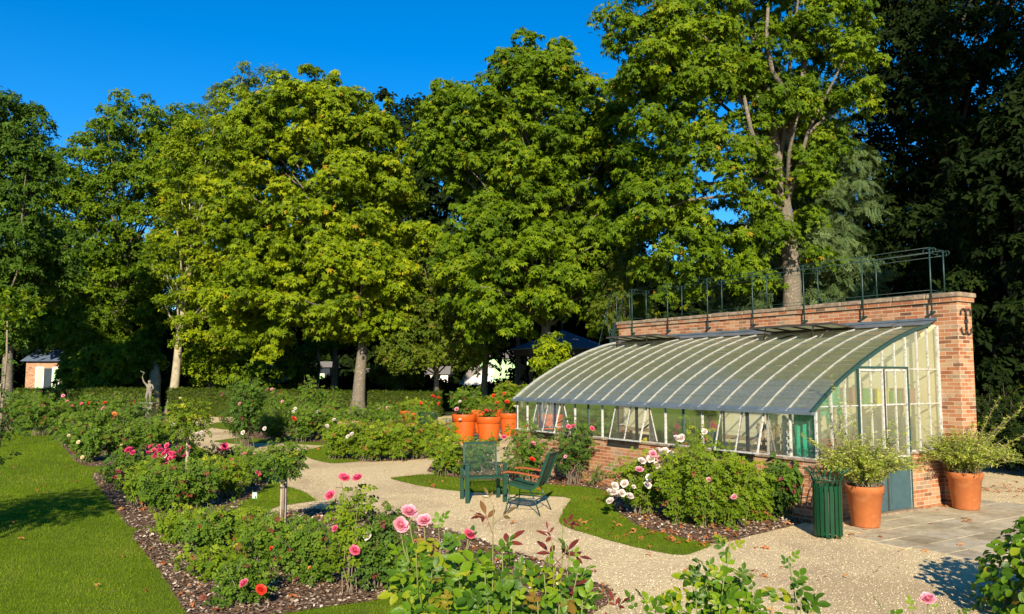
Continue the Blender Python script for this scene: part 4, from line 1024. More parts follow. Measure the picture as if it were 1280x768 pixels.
# ---------------------------------------------------------------- rose bushes
def cane_set(r, base, h, w, ncane, nleaf, z0=0.0, tmin=.25, spread=.06, up=.75):
    curves = []; P = []; Dr = []
    for _ in range(ncane):
        th = r.uniform(0, 2 * PI); rad = w / 2 * math.sqrt(r.random()) ; hh = h * (1.04 - .45 * (rad / (w / 2)) ** 2 * r.random() - .38 * r.random())
        b = np.array([.10 * w * r.normal(), .10 * w * r.normal(), z0]); tip = np.array([rad * math.cos(th), rad * math.sin(th), z0 + hh])
        t = np.linspace(0, 1, 6)[:, None]
        c = b + (tip - b) * np.concatenate([t ** 1.0, t ** 1.0, t ** up], 1) + np.concatenate([np.zeros((1, 3)), r.normal(size=(4, 3)) * .02 * h, np.zeros((1, 3))])
        curves.append(c)
        m = max(2, nleaf // ncane); tt = r.uniform(tmin, 1.0, m) ** .8 * 5; i = np.minimum(tt.astype(int), 4); f = (tt - i)[:, None]
        p = c[i] * (1 - f) + c[i + 1] * f
        o = r.normal(size=(m, 3)) * np.array([1, 1, .6]); o /= np.linalg.norm(o, axis=1, keepdims=True)
        P.append(p + o * r.uniform(.01, spread * 2, (m, 1))); Dr.append(o)
    return curves, np.concatenate(P), np.concatenate(Dr)
def stems(curves, r0, name, mat, root):
    mb = MB()
    for c in curves: mb.tube([tuple(p) for p in c], [r0 * (1 - .12 * i) for i in range(len(c))], 4, False)
    mb.build(name, mat, root)
SEED = [500]
def bush(label, px, py, h, w, mat='lf_rose', nleaf=420, ls=.11, flowers=(), group=None, tmin=.10, ncane=None, tmpl=None, name='rose_bush', stem='woody', pos=None, z0=0.0, fd=.085, up=.75, cat='rose bush', spread=.06, zpos=0.0):
    SEED[0] += 1; r = np.random.default_rng(SEED[0])
    x, y = pos if pos else G(px, py)
    root = empty(name, (x, y, zpos), r.uniform(0, 0), label, cat, group)
    nc = ncane or max(9, int(26 * w)); nleaf = int(nleaf * 1.35)
    cv, P, D = cane_set(r, None, h, w, nc, nleaf, z0, tmin, spread, up)
    stems(cv, .006, 'canes', M[stem], root)
    n = len(P); out = P * np.array([1, 1, 0]); out /= (np.linalg.norm(out, axis=1, keepdims=True) + .05)
    nr = np.array([0, 0, .8]) + out * .4 + np.array([0, -.5, 0]) + r.normal(size=(n, 3)) * .35
    fw = D + out * .4 + np.array([0, 0, -.25])
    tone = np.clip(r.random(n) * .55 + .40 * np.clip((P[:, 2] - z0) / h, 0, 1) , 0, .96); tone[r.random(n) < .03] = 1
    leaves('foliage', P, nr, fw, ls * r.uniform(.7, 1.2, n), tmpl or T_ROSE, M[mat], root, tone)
    for fl in flowers:
        fx, fy, kd = fl[:3]; d = fl[3] if len(fl) > 3 else fd
        rr_ = max(.02, w * .48); P_ = at(fx, fy, y - rr_); flower(root, P_, kd, d * (1.08 if 9 < y < 22 and abs(x - 2) > 1.6 else 1.0))
    return root
gA = 'rose bushes in the far bed beside the lawn'; gB = 'rose bushes in the middle bed beside the lawn'; gC = 'low rose bushes in the near bed beside the lawn'; gM = 'rose bushes in the bed before the hedge'
AF = dict(pk='p_pale', co='p_pink', rd='p_red', cr='p_cream', og='p_orange', ma='p_rose', wh='p_white')
def FL(s): return [(float(a.split(',')[0]), float(a.split(',')[1]), AF[a.split(',')[2]]) + ((float(a.split(',')[3]),) if a.count(',') > 2 else ()) for a in s.split()]
for (px, py, h, w, mt, n, lb, fl) in [
    (108, 578, .95, 1.0, 'lf_rose', 420, 'rose bush at the pointed near corner of the far bed, peach bloom low down', '103,572,cr 98,553,cr'),
    (150, 574, 1.0, 1.2, 'lf_rose', 520, 'rose bush with one yellow bloom on the near edge of the far bed', '129,557,cr,.13 152,557,cr'),
    (186, 564, 1.0, 1.2, 'lf_rose', 480, 'bushy green rose near the small gravel opening', ''),
    (88, 560, 1.0, 1.2, 'lf_rose', 420, 'rose bush on the lawn edge of the far bed with cream blooms', '86,545,cr,.1 106,544,cr'),
    (128, 555, 1.2, 1.4, 'lf_rose', 560, 'large rose bush in the far bed topped by an apricot bloom', '143,518,og,.15 129,511,pk,.13'),
    (168, 548, 1.25, 1.4, 'lf_rose_d', 560, 'dark rose bush in the far bed topped by a red bloom', '131,504,rd,.13 168,503,rd'),
    (206, 556, .70, .8, 'lf_rose_d', 300, 'low rose bush at the gravel side of the far bed', ''),
    (66, 540, 1.25, 1.6, 'lf_rose', 560, 'broad rose bush at the lawn side with an orange bloom', '51,501,og,.12'),
    (104, 532, 1.4, 1.7, 'lf_rose', 620, 'tall rose bush with several coral blooms beside the lawn', '102,505,co,.13 90,508,co,.12 84,502,pk,.12 112,504,rd,.13'),
    (150, 527, 1.4, 1.8, 'lf_rose', 560, 'rose bush backing the far bed below the statue', ''),
    (112, 521, 1.65, 1.8, 'lf_rose_d', 520, 'rose bush with pale blooms against the hedge', '123,492,co,.15 109,486,pk,.14'),
    (72, 524, 1.6, 1.8, 'lf_rose_d', 520, 'rose bush with a pink bloom below the brick hut', '79,495,pk,.17'),
    (182, 524, 1.2, 1.6, 'lf_rose', 450, 'rose bush round the foot of the statue', '')]:
    bush(lb, px, py, h, w, mt, int(n * 1.5), .13, FL(fl), gA)
for (px, py, h, w, lb) in [(12, 540, 1.55, 2.0, 'large arching rose on the lawn at the left edge'), (52, 545, 1.45, 1.6, 'arching rose overhanging the lawn beside the left edge one')]:
    bush(lb, px, py, h, w, 'lf_rose', 800, .14, (), None, tmin=.45)
for (px, py, h, w, mt, n, lb, fl) in [
    (150, 612, .72, .6, 'lf_rose_d', 240, 'small rose bush with magenta blooms at the lawn corner of the middle bed', '147,590,ma 143.5,597,ma 130,591,rd,.05'),
    (172, 634, .70, .8, 'lf_rose_y', 420, 'light green rose bush on the lawn edge of the middle bed', ''),
    (208, 641, .72, .85, 'lf_rose', 460, 'dense rose bush at the mulched point of the middle bed', ''),
    (246, 636, .78, .85, 'lf_rose', 460, 'dense dark leaved rose bush facing the near grass strip', ''),
    (286, 622, .78, .85, 'lf_rose_y', 440, 'light green rose bush beside the mint plant label', '281,586,og,.05'),
    (320, 607, .72, .7, 'lf_rose', 320, 'rose bush with pink blooms at the gravel end of the middle bed', '322,591,co 325,594,co,.07'),
    (302, 600, .70, .8, 'lf_rose', 360, 'rose bush with pale pink blooms beside the gravel', '316,570,pk,.1 306,568,co 315,576,pk'),
    (182, 610, .76, .9, 'lf_rose', 420, 'rose bush with one big magenta bloom beside the lawn', '161,563,ma,.13 166,566,ma'),
    (214, 606, .80, .95, 'lf_rose_d', 420, 'rose bush crowned with a thick cluster of magenta blooms', '189,558.5,co,.11 200,563,ma,.11 209,557.5,co,.11 209.5,564,ma,.11 193,572,ma,.11 199,570,co 218,572,ma 208,581,ma 222,558,pk,.08 206.5,570,wh,.08 198,580,wh 214,567,ma 203,574,ma 196,567,ma,.1 205,568,ma,.1 213,573,co,.09 224,565,ma,.09 231,570,ma,.08 185,566,ma,.07 211,587,ma,.06 192,563,co,.09 206,575,ma,.10 217,567,co,.08 228,560,ma,.07 199,558,ma,.08'),
    (256, 604, .64, .9, 'lf_rose', 420, 'rose bush round the foot of the small standard rose', '235,559,co,.09 234.6,566,ma,.09'),
    (280, 600, .72, .7, 'lf_rose_d', 300, 'upright rose bush with dark magenta blooms by the gravel', '281,558,ma,.13 275,563,ma 276,572,og,.1 285,562,ma,.09 290,575,co,.07')]:
    bush(lb, px, py, h, w, mt, int(n * 1.5), .095, FL(fl), gB)
for (px, py, h, w, mt, n, lb, fl) in [
    (222, 676, .42, .7, 'lf_rose_y', 420, 'low pale rose bush at the far tip of the near bed', ''),
    (262, 690, .52, .8, 'lf_rose', 500, 'low spreading rose bush in the near bed beside the lawn', ''),
    (302, 690, .56, .8, 'lf_rose_y', 480, 'low rose bush in front of the plant label', ''),
    (338, 712, .56, .8, 'lf_rose', 440, 'low rose bush with a small red bud before the wooden stake', '339,686,rd,.05'),
    (262, 724, .34, .6, 'lf_rose_y', 260, 'sparse little rose bush on bare mulch at the lawn edge', ''),
    (305, 752, .36, .62, 'lf_rose', 300, 'small rose bush with one pink and one red bloom low in the near bed', '305,730,co,.09 326,738,rd,.10'),
    (388, 728, .55, .7, 'lf_rose', 360, 'rose bush with yellowing leaves right of the wooden stake', '387,710,og,.035'),
    (372, 694, .45, .6, 'lf_rose_d', 260, 'dark low rose bush behind the wooden stake', '')]:
    bush(lb, px, py, h, w, mt, int(n * 1.3), .085, FL(fl), gC)
bush('upright rose in the near bed with coral pink blooms at its top', 437, 742, 1.10, .34, 'lf_rose_y', 250, .095, FL('430,598,co,.115 447,598,co,.105 413,620,co,.11 419,661,co,.07 443,689,co,.11'), None, ncane=13, tmin=.15)
bush('bushy dark rose with purple shoots beside the upright coral rose', 478, 736, .84, .55, 'lf_rose_d', 420, .095, FL('460,670,wh,.09'), None, ncane=18, tmin=.15)
bush('low rose with reddish leaves at the mulch edge', 505, 742, .55, .5, 'lf_rose', 260, .09, ())
for (px, py, h, w, mt, n, lb, fl) in [
    (424, 574, 1.0, 1.2, 'lf_rose_y', 520, 'rose bush at the grassy point of the hedge bed', '408.5,533,wh,.11'),
    (458, 576, 1.02, 1.25, 'lf_rose_y', 560, 'rose bush on the gravel front of the hedge bed with two small blooms', '440,543,wh,.1 435,546,wh,.1'),
    (494, 576, 1.0, 1.25, 'lf_rose_y', 560, 'flowerless rose bush midway along the gravel front of the hedge bed', ''),
    (528, 573, .95, 1.2, 'lf_rose_y', 520, 'rose bush with one orange bloom near the dark chair back', '515,532,og,.12'),
    (556, 564, .85, .95, 'lf_rose_y', 340, 'rose bush in front of the large orange pots', ''),
    (436, 556, 1.25, 1.4, 'lf_rose', 620, 'rose bush covered in pale blooms below the chestnut trunk', '417.5,525.6,wh,.14 425,530,pk,.13 430,531,wh,.12 435,530,pk,.13 432,527,og,.1 442,529,wh,.14 446.6,529,pk,.13 450,535,wh,.13'),
    (478, 552, 1.2, 1.4, 'lf_rose', 560, 'rose bush with scattered white blooms right of the chestnut trunk', '462,523,wh,.12 462,531,wh,.12 488,526,pk,.1'),
    (520, 550, 1.1, 1.4, 'lf_rose', 520, 'rose bush between the hedge and the left orange pots', ''),
    (346, 552, 1.1, 1.4, 'lf_rose', 520, 'leafy rose bush at the left end of the hedge bed', ''),
    (376, 553, 1.15, 1.3, 'lf_rose', 520, 'rose bush with one scarlet bloom in the hedge bed', '367,524,rd,.17 366.5,515,wh,.1 369,511,wh,.1'),
    (402, 548, 1.15, 1.3, 'lf_rose', 460, 'rose bush with a white bloom left of the pale flowered one', '398,515,wh,.13'),
    (352, 532, 1.5, 1.8, 'lf_rose', 520, 'tall rose bush with pale pink blooms before the hedge', '333,488,pk,.15 340,487,pk,.14 353,502,pk,.12'),
    (480, 532, 1.0, 1.6, 'lf_rose', 460, 'rose bush with a pink bloom standing against the hedge', '485,510,pk,.16 474,511,pk,.1'),
    (320, 540, 1.0, 1.3, 'lf_rose_d', 380, 'dark low rose bush by the shadowed grass', '')]:
    bush(lb, px, py, h, w, mt, int(n * 1.4), .13, FL(fl), gM)
for (px, py, h, w, lb) in [(381, 545, 2.1, .95, 'narrow column of climbing rose, the taller of two before the hedge'), (411, 543, 1.75, .8, 'narrow column of climbing rose, the shorter of two before the hedge')]:
    bush(lb, px, py, h, w, 'lf_rose', 620, .13, (), 'climbing roses on poles', name='climbing_rose', up=.95, tmin=.1, cat='climbing rose')
bush('big round rose shrub with white blooms standing between the two gravel openings', 306, 562, 2.05, 1.25, 'lf_rose_d', 1700, .13, FL('304,541,wh,.13 331,536,wh,.12 300,505,pk,.1'), None, tmin=.2, ncane=40, up=.62)
# wall bed
bush('leafy rose bush left of the green armchair', 558, 595, .85, 1.0, 'lf_rose_y', 700, .11, (), None)
bush('rose bush behind the green armchair', 600, 590, .75, 1.0, 'lf_rose', 420, .11, (), None)
bush('rose bush with red blooms behind the metal chair', 660, 603, 1.15, .85, 'lf_rose', 620, .10, FL('630,547,co,.11 666,555,pk,.11 665,575,rd,.11'), None)
bush('thin rose climbing the low brick wall with three pink blooms at its top', 716, 606, 1.3, .95, 'lf_rose_d', 560, .095, FL('711,534,co,.1 717,533,co,.1 740,536,co,.1 707,571,pk,.07'), None, ncane=22, tmin=.25)
bush('dry twiggy plant at the foot of the low brick wall', 745, 607, .45, .7, 'lf_rose', 90, .06, (), None)
WHF = '823,564.5,wh 831,564.5,wh 825,574,pk,.11 820,582,wh 813.5,574,wh 802,577,wh 799,588,pk 830,588,wh,.1 826,592,pk,.1 811,597,wh,.1 844,590,wh 781,605,wh 792,609,wh,.07 768,608,wh 767,616,wh 777,617,wh 763,627,wh 787,621,wh 762,616,wh 809,607,wh 827,607,wh 845,549,wh 852,548,wh 839,568,wh 816,568,pk 834,572,wh'
bush('shrub rose covered in white and blush blooms', 803, 645, .98, .85, 'lf_rose_y', 620, .10, FL(WHF), None, fd=.125)
for (px, py, h, w, n, lb, fl) in [(848, 655, 1.1, .55, 400, 'bright green upright rose next to the white flowered shrub rose', ''), (880, 660, 1.32, .55, 440, 'tallest bright green rose in the wall bed, reaching the glass', '881,540,wh 886,600,pk,.07'),
                              (915, 660, 1.08, .6, 420, 'bright green rose in the middle of the wall bed with a low pink bloom', '918,622,pk,.09'), (950, 653, .88, .6, 340, 'bright green rose toward the bin end of the wall bed', ''),
                              (868, 640, 1.4, .55, 340, 'light green rose leaning on the low wall between its taller neighbours', ''), (925, 640, .95, .7, 300, 'light green rose spreading along the low wall', '')]:
    bush(lb, px, py, h, w, 'lf_rose_y', int(n * 1.25), .10, FL(fl), 'bright green roses in the wall bed', up=.9, tmin=.08, ncane=24, stem='twig')
bush('dark leaved shrub arching toward the green litter bin', 985, 650, .95, .6, 'lf_rose_d', 300, .14, (), None, tmin=.25, ncane=12, tmpl=T_MAPLE, stem='twig')
# ---------------------------------------------------------------- standard roses on stems
def standard(label, x, y, zc, rc, rz, n, mat, flowers=(), stake=True, ls=.09, r0=.018, smat='woody'):
    SEED[0] += 1; r = np.random.default_rng(SEED[0])
    root = empty('standard_rose', (x, y, 0), 0, label, 'standard rose')
    MB().tube([(0, 0, 0), (.01, 0, zc * .5), (0, .01, zc)], [r0 * 1.2, r0, r0 * .8], 8).build('stem', M[smat], root)
    if stake: MB().box(-.038, .038, .02, .075, 0, zc - rz * .55, .006).build('stake', M['stake'], root)
    if stake: MB().lathe([(.045, -.006), (.05, 0), (.045, .008)], 12, (0, .03, zc * .62)).build('tie', M['black_iron'], root)
    cv = []
    for _ in range(26):
        d = unit(1, r)[0] * np.array([rc, rc, rz]); cv.append([(0, 0, zc - rz * .5), tuple(d * .5 + [0, 0, zc - rz * .1]), tuple(d + [0, 0, zc])])
    mb = MB()
    for c in cv: mb.tube(c, [.006, .004, .002], 4, False)
    mb.build('canes', M['twig'], root)
    d = unit(n, r); s = r.random((n, 1)) ** .45; P = d * s * np.array([rc, rc, rz]) + [0, 0, zc] + r.normal(size=(n, 3)) * rc * .10
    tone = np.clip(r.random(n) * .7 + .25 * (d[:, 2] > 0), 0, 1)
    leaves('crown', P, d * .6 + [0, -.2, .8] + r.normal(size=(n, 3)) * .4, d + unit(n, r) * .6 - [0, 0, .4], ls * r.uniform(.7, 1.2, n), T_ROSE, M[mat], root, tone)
    for fx, fy, kd, *dd in flowers: flower(root, at(fx, fy, y - rc * .8), kd, dd[0] if dd else .08)
    return root
x, y = G(352, 671); standard('small standard rose on a grey wooden stake beside the grass point', x, y, .98, .27, .25, 620, 'lf_rose', (), True, .085)
x, y = G(232, 610); standard('standard rose with a few white blooms above the magenta roses', x, y, 1.24, .40, .42, 620, 'lf_rose_y', FL('216,531,wh 247,543,wh,.1 252,541,wh 225,498,cr,.05'), False, .105, .03, 'stake')
standard('standard rose at the left edge throwing its shadow on the lawn', -7.1, 9.2, 1.55, 1.2, .95, 2300, 'lf_rose_d', (), False, .13, .03)
x, y = G(93, 540); t = empty('garden_post', (x + .0, 25, 0), 0, 'slim weathered post among the roses below the brick hut', 'post'); MB().box(-.05, .05, -.05, .05, 0, 1.75, .01).build('post_shaft', M['stake'], t); MB().box(-.06, .06, -.06, .06, 1.752, 1.78).build('post_cap', M['stake'], t)

# plant label
x, y = G(316, 655)
t = empty('plant_label', (x, y, 0), 0, 'small mint green plant label on a thin dark stake', 'plant label')
MB().tube([(0, 0, 0), (0, 0, .36)], .004, 6).build('stake', M['black_iron'], t)
MB().box(-.032 + .015, .032 + .015, -.004, .002, .34, .42, .003).build('plate', M['label_plate'], t)

# ---------------------------------------------------------------- big plastic pots with roses
def big_pot(label, px, Yd, w, h, plant=None, pl_label=None):
    x = at(px, 500, Yd)[0]; R_ = w / 2
    t = lathe_pot('plant_pot', label, (x, Yd, 0), [(0, 0), (R_ * .70, 0), (R_ * .72, .02), (R_ * .93, h * .74), (R_ * .93, h * .755), (R_ * .99, h * .76), (R_ * 1.0, h - .02), (R_ * .99, h), (R_ * .93, h), (R_ * .92, h - .07), (0, h - .07)], M['orange_pot'], 'plant pot', 'large orange plant pots', (R_ * .90, h - .065))
    return x
GP_ = 'roses growing in the orange pots'
x = big_pot('front orange pot directly left of its twin, holding a white rose', 580.5, 24.6, .76, .86)
bush('potted rose with white blooms in the front left orange pot', 0, 0, .95, .95, 'lf_rose', 620, .13, FL('575,503,wh,.13 571,512,pk,.15 575,525,wh,.1'), GP_, pos=(x, 24.6), z0=.80)
x = big_pot('front orange pot on the right, holding a thin red rose', 611, 24.3, .76, .80)
bush('sparse potted rose with small red blooms in the front right orange pot', 0, 0, .55, .7, 'lf_rose', 190, .12, FL('608,514,rd,.13 604,517,rd 612,513,co'), GP_, pos=(x, 24.3), z0=.74)
x = big_pot('orange pot half hidden behind the front right pot beside the greenhouse', 637, 27.5, .74, .76)
bush('tall potted rose with red blooms beside the greenhouse end', 0, 0, 1.15, 1.15, 'lf_rose_y', 760, .13, FL('634,503,rd,.18 621,504,rd,.14 620,511,rd,.14 617,495,rd,.14 645,509,wh,.15 630,492,rd,.1'), GP_, pos=(x, 27.5), z0=.70)
for (px, Yd, lb, pl) in ((592, 30.5, 'orange pot in the back row behind the white rose', 'small potted rose in the back row behind the white rose'), (601, 28.6, 'orange pot squeezed in the middle of the back row', None), (617, 31.5, 'orange pot at the back near the tall red rose', 'potted rose with yellow bloom at the back near the tall red rose'),
                     (512, 29.5, 'outer left orange pot beyond the dark chair', 'potted rose in the outer left orange pot'), (524, 28, 'orange pot between the outer left pot and the dark chair', 'potted rose with red blooms above the dark chair'),
                     (665, 27, 'orange pot glimpsed through the far greenhouse glass, nearer the eaves corner', None), (690, 26.5, 'orange pot glimpsed through the far greenhouse glass, further right', None)):
    x = big_pot(lb, px, Yd, .72, .76)
    if pl: bush(pl, 0, 0, .62 if px > 530 else .5, 1.1 if px < 530 else .8, 'lf_rose_y', 420, .12, FL('541,496,rd,.16 548,498,rd,.14 549,505,rd,.12 526,504,rd,.12' if px == 524 else ('615,471,cr,.14' if px == 617 else '')), GP_, pos=(x, Yd), z0=.70)
x, y = G(566, 549); t = empty('stone_block', (x, 24.9, 0), .3, 'pale rough stone block beside the front left orange pot', 'stone'); MB().box(-.16, .10, -.15, .15, 0, .52, .04).build('block', M['stone'], t); MB().box(-.13, .07, -.12, .12, .522, .72, .04).build('upper_block', M['stone'], t)

# ---------------------------------------------------------------- terracotta pots with arching variegated shrubs
def shrub_in_pot(label_pot, label_sh, pos, h, rt, rb, sh_h, sh_r, n, shoots):
    x, y = pos; g = 'terracotta pots by the door'
    lathe_pot('terracotta_pot', label_pot, (x, y, .012), [(0, 0), (rb, 0), (rb + .01, .02), (rt - .022, h - .10), (rt - .006, h - .09), (rt, h - .01), (rt - .004, h), (rt - .03, h), (rt - .035, h - .05), (0, h - .05)], M['terra'], 'pot', g, (rt - .036, h - .048))
    SEED[0] += 1; r = np.random.default_rng(SEED[0])
    root = empty('variegated_shrub', (x, y, h - .03), 0, label_sh, 'shrub', 'variegated shrubs in terracotta pots')
    mb = MB(); P = []; D = []
    def stem_(tip, b, sag, m, r0=.004):
        pts = []
        for k in range(8):
            t = k / 7; p = b * (1 - t) + tip * t; p = p + np.array([0, 0, sag * 4 * t * (1 - t)]); pts.append(p)
        mb.tube([tuple(p) for p in pts], [r0 * (1 - .09 * k) for k in range(8)], 4, False)
        pts = np.array(pts); tt = r.uniform(.12, 1, m) * 7; i = np.minimum(tt.astype(int), 6); f = (tt - i)[:, None]
        d = pts[i + 1] - pts[i]; d /= np.linalg.norm(d, axis=1, keepdims=True); s = r.normal(size=(m, 3)); s /= np.linalg.norm(s, axis=1, keepdims=True)
        P.append(pts[i] * (1 - f) + pts[i + 1] * f + s * .004); D.append(d * .7 + s * .8)
    for _ in range(n):
        th = r.uniform(0, 2 * PI); q = sh_r * math.sqrt(r.random()); hh = sh_h * (1 - .55 * (q / sh_r) ** 2) * r.uniform(.6, 1.05)
        b = np.array([r.normal() * rt * .3, r.normal() * rt * .3, 0]); stem_(np.array([q * math.cos(th), q * math.sin(th), hh]), b, .10 * q / sh_r + .02, 46)
    for _ in range(16):
        th = r.uniform(0, 2 * PI); q = sh_r * r.uniform(.5, 1.25); stem_(np.array([q * math.cos(th), q * math.sin(th), sh_h * r.uniform(.75, 1.3)]), np.zeros(3), .06, 60, .005)
    for (px, py, dy) in shoots:
        p = at(px, py, y + dy) - np.array([x, y, h - .03]); stem_(p, np.zeros(3), .06, 130, .006)
    mb.build('stems', M['woody'], root)
    P = np.concatenate(P); D = np.concatenate(D); m = len(P)
    leaves('foliage', P, unit(m) * .6 + [0, -.2, .9], D, r.uniform(.035, .065, m), T_NARROW, M['lf_willow'], root)
xb, yb = 4.72, 10.88
shrub_in_pot('terracotta pot left of the greenhouse door, beside the litter bin', 'pale spiky shrub in the pot beside the litter bin, long shoots reaching up the glass', (xb, yb), .54, .245, .165, .72, .72, 260,
             [(1033, 458, 0), (1050, 540, -.1), (1046, 515, .1), (1000, 542, 0), (1115, 525, 0), (1146, 552, 0), (1140, 580, -.1), (1060, 500, .1), (1010, 548, .1), (1125, 540, .1), (1092, 500, 0)])
shrub_in_pot('terracotta pot right of the door under the brick pier', 'green arching shrub in the pot under the brick pier', (6.86, 12.3), .55, .25, .175, .68, .78, 260,
             [(1249, 497, .1), (1282, 505, .1), (1262, 520, .3), (1216, 530, 0), (1290, 540, .2), (1270, 555, .2), (1160, 545, -.1), (1150, 560, -.1), (1288, 575, .2), (1192, 535, 0), (1240, 540, .2)])

# ---------------------------------------------------------------- litter bin
x, y = 3.96, 10.22
t = empty('litter_bin', (x, y, .0), .1, 'dark green slatted litter bin with flared rods round its rim', 'bin')
MB().lathe([(0, .05), (.145, .05), (.15, .60), (.142, .60), (.137, .07), (0, .07)], 24).build('liner', M['dark_gap'], t)
for k in range(18):
    a = 2 * PI * k / 18; c_, s_ = math.cos(a), math.sin(a)
    mb = MB(); tv = Vector((-s_, c_, 0)); 
    mb.beam((c_ * .166, s_ * .166, .03), (c_ * .17, s_ * .17, .645), .043, .008, (c_, s_, 0)); mb.build('slat', M['bin_green'], t)
for z in (.06, .60): MB().lathe([(.152, -.012), (.161, -.012), (.161, .012), (.152, .012), (.152, -.012)], 32, (0, 0, z)).build('hoop', M['bin_green'], t)
for k in range(18):
    a = 2 * PI * (k + .5) / 18; c_, s_ = math.cos(a), math.sin(a)
    MB().tube([(c_ * r_, s_ * r_, z) for r_, z in ((.156, .58), (.158, .66), (.172, .72), (.205, .79), (.265, .838), (.285, .842))], .0075, 6).build('flared_rod', M['bin_green'], t)
MB().lathe([(.176, -.006), (.184, -.006), (.184, .006), (.176, .006), (.176, -.006)], 32, (0, 0, .715)).build('hoop', M['bin_green'], t)
for k in range(6):
    a = 2 * PI * k / 6; MB().box(.14 * math.cos(a) - .02, .14 * math.cos(a) + .02, .14 * math.sin(a) - .02, .14 * math.sin(a) + .02, 0, .03).build('foot', M['bin_green'], t)

# ---------------------------------------------------------------- chairs
def net(mb, pts, w, wires, cross, th=.003):
    """woven wire between the two sides of a profile pts (x, z); half width w along y"""
    P = [Vector((a, 0, b)) for a, b in pts]; seg = [0]
    for a, b in zip(P, P[1:]): seg.append(seg[-1] + (b - a).length)
    def q(s):
        i = max(0, min(len(seg) - 2, bisect.bisect_right(seg, s) - 1)); t = (s - seg[i]) / (seg[i + 1] - seg[i]); return P[i].lerp(P[i + 1], t)
    for k in range(cross):
        p = q(seg[-1] * (k + .5) / cross); mb.beam((p.x, -w, p.z), (p.x, w, p.z), th, th)
    for k in range(wires):
        y_ = -w + 2 * w * (k + .5) / wires
        for a, b in zip(P, P[1:]): mb.beam((a.x, y_, a.z), (b.x, y_, b.z), th, th)
def metal_chair(label, pos, rz, s=1.0, arms=True):
    t = empty('metal_chair', (*pos, 0), rz, label, 'chair'); t.scale = (s, s, s)
    prof = [(-.27, .43), (-.255, .445), (-.22, .445), (-.05, .395), (.08, .372), (.15, .385), (.205, .43), (.25, .52), (.31, .68), (.37, .84), (.385, .875)]
    mb = MB()
    for k in range(len(prof) - 1):
        for s_ in (-1, 1): mb.beam((prof[k][0], s_ * .245, prof[k][1]), (prof[k + 1][0], s_ * .245, prof[k + 1][1]), .012, .042)
    mb.tube([(prof[0][0], -.25, prof[0][1]), (prof[0][0], .25, prof[0][1])], .011, 8); mb.tube([(prof[-1][0], -.25, prof[-1][1]), (prof[-1][0], .25, prof[-1][1])], .012, 8)
    mb.build('seat_frame', M['chair_green'], t)
    mb = MB(); net(mb, prof[:7], .24, 30, 30, .004); mb.build('seat', M['chair_green'], t)
    mb = MB(); net(mb, prof[6:], .24, 30, 30, .004); mb.build('backrest', M['chair_green'], t)
    for s_ in (-1, 1):
        MB().tube([(-.27, s_ * .30, 0), (-.22, s_ * .27, .20), (-.20, s_ * .255, .42)], .010, 8).build('leg', M['chair_green'], t)
        MB().tube([(.27, s_ * .30, 0), (.18, s_ * .27, .22), (.10, s_ * .255, .37)], .010, 8).build('leg', M['chair_green'], t)
        MB().tube([(-.20, s_ * .262, .24), (.18, s_ * .268, .235)], .008, 6).build('side_rod', M['chair_green'], t)
        MB().tube([(-.22, s_ * .25, .44), (-.225, s_ * .285, .60)], .009, 6).build('arm_post', M['chair_green'], t)
        mb = MB(); z0, z1 = .615, .60
        pts = [(-.29, .600), (-.22, .615), (-.05, .605), (.10, .585), (.265, .560)]
        for a, b in zip(pts, pts[1:]): mb.beam((a[0], s_ * .285, a[1]), (b[0], s_ * .285, b[1]), .055, .020)
        mb.build('armrest', M['arm_wood'], t)
    for x_ in (-.22, .18): MB().tube([(x_, -.27, .21), (x_, .27, .21)], .008, 6).build('cross_rod', M['chair_green'], t)
metal_chair('green metal chair with red wooden armrests and curved mesh seat, in side view', (.24, 12.08), R(-18))
metal_chair('green metal chair with dark mesh back near the orange pots, seen from behind', (at(545, 520, 22.6)[0], 22.6), R(-118), 1.15)
t = empty('garden_armchair', (-.47, 13.2, 0), R(14), 'square green armchair with mesh back beside the curved metal chair', 'armchair')
for s_ in (-1, 1):
    mb = MB(); w = .030
    x_ = s_ * .305
    mb.box(x_ - w, x_ + w, -.27, -.205, 0, .60, .004); mb.build('leg', M['chair_green'], t)
    MB().box(x_ - w, x_ + w, .205, .26, 0, .52, .004).build('leg', M['chair_green'], t)
    MB().beam((x_, -.24, .612), (x_, .25, .575), .06, .022).build('armrest', M['chair_green'], t)
    MB().box(x_ - .012, x_ + .012, -.204, .204, .36, .40).build('side_rail', M['chair_green'], t)
MB().box(-.274, .274, -.262, -.225, .375, .41, .003).build('front_rail', M['chair_green'], t)
mb = MB(); net(mb, [(-.22, .405), (.20, .385)], .27, 34, 24, .004); o = mb.build('seat', M['chair_green'], t); o.rotation_euler = (0, 0, PI / 2)
mb = MB(); net(mb, [(.205, .40), (.29, .88)], .262, 32, 28, .0036); o = mb.build('backrest', M['chair_green'], t); o.rotation_euler = (0, 0, PI / 2)
mb = MB()
for s_ in (-1, 1): mb.beam((s_ * .27, .20, .36), (s_ * .27, .292, .89), .026, .026)
mb.beam((-.285, .295, .90), (.285, .295, .90), .03, .035); mb.build('back_frame', M['chair_green'], t)

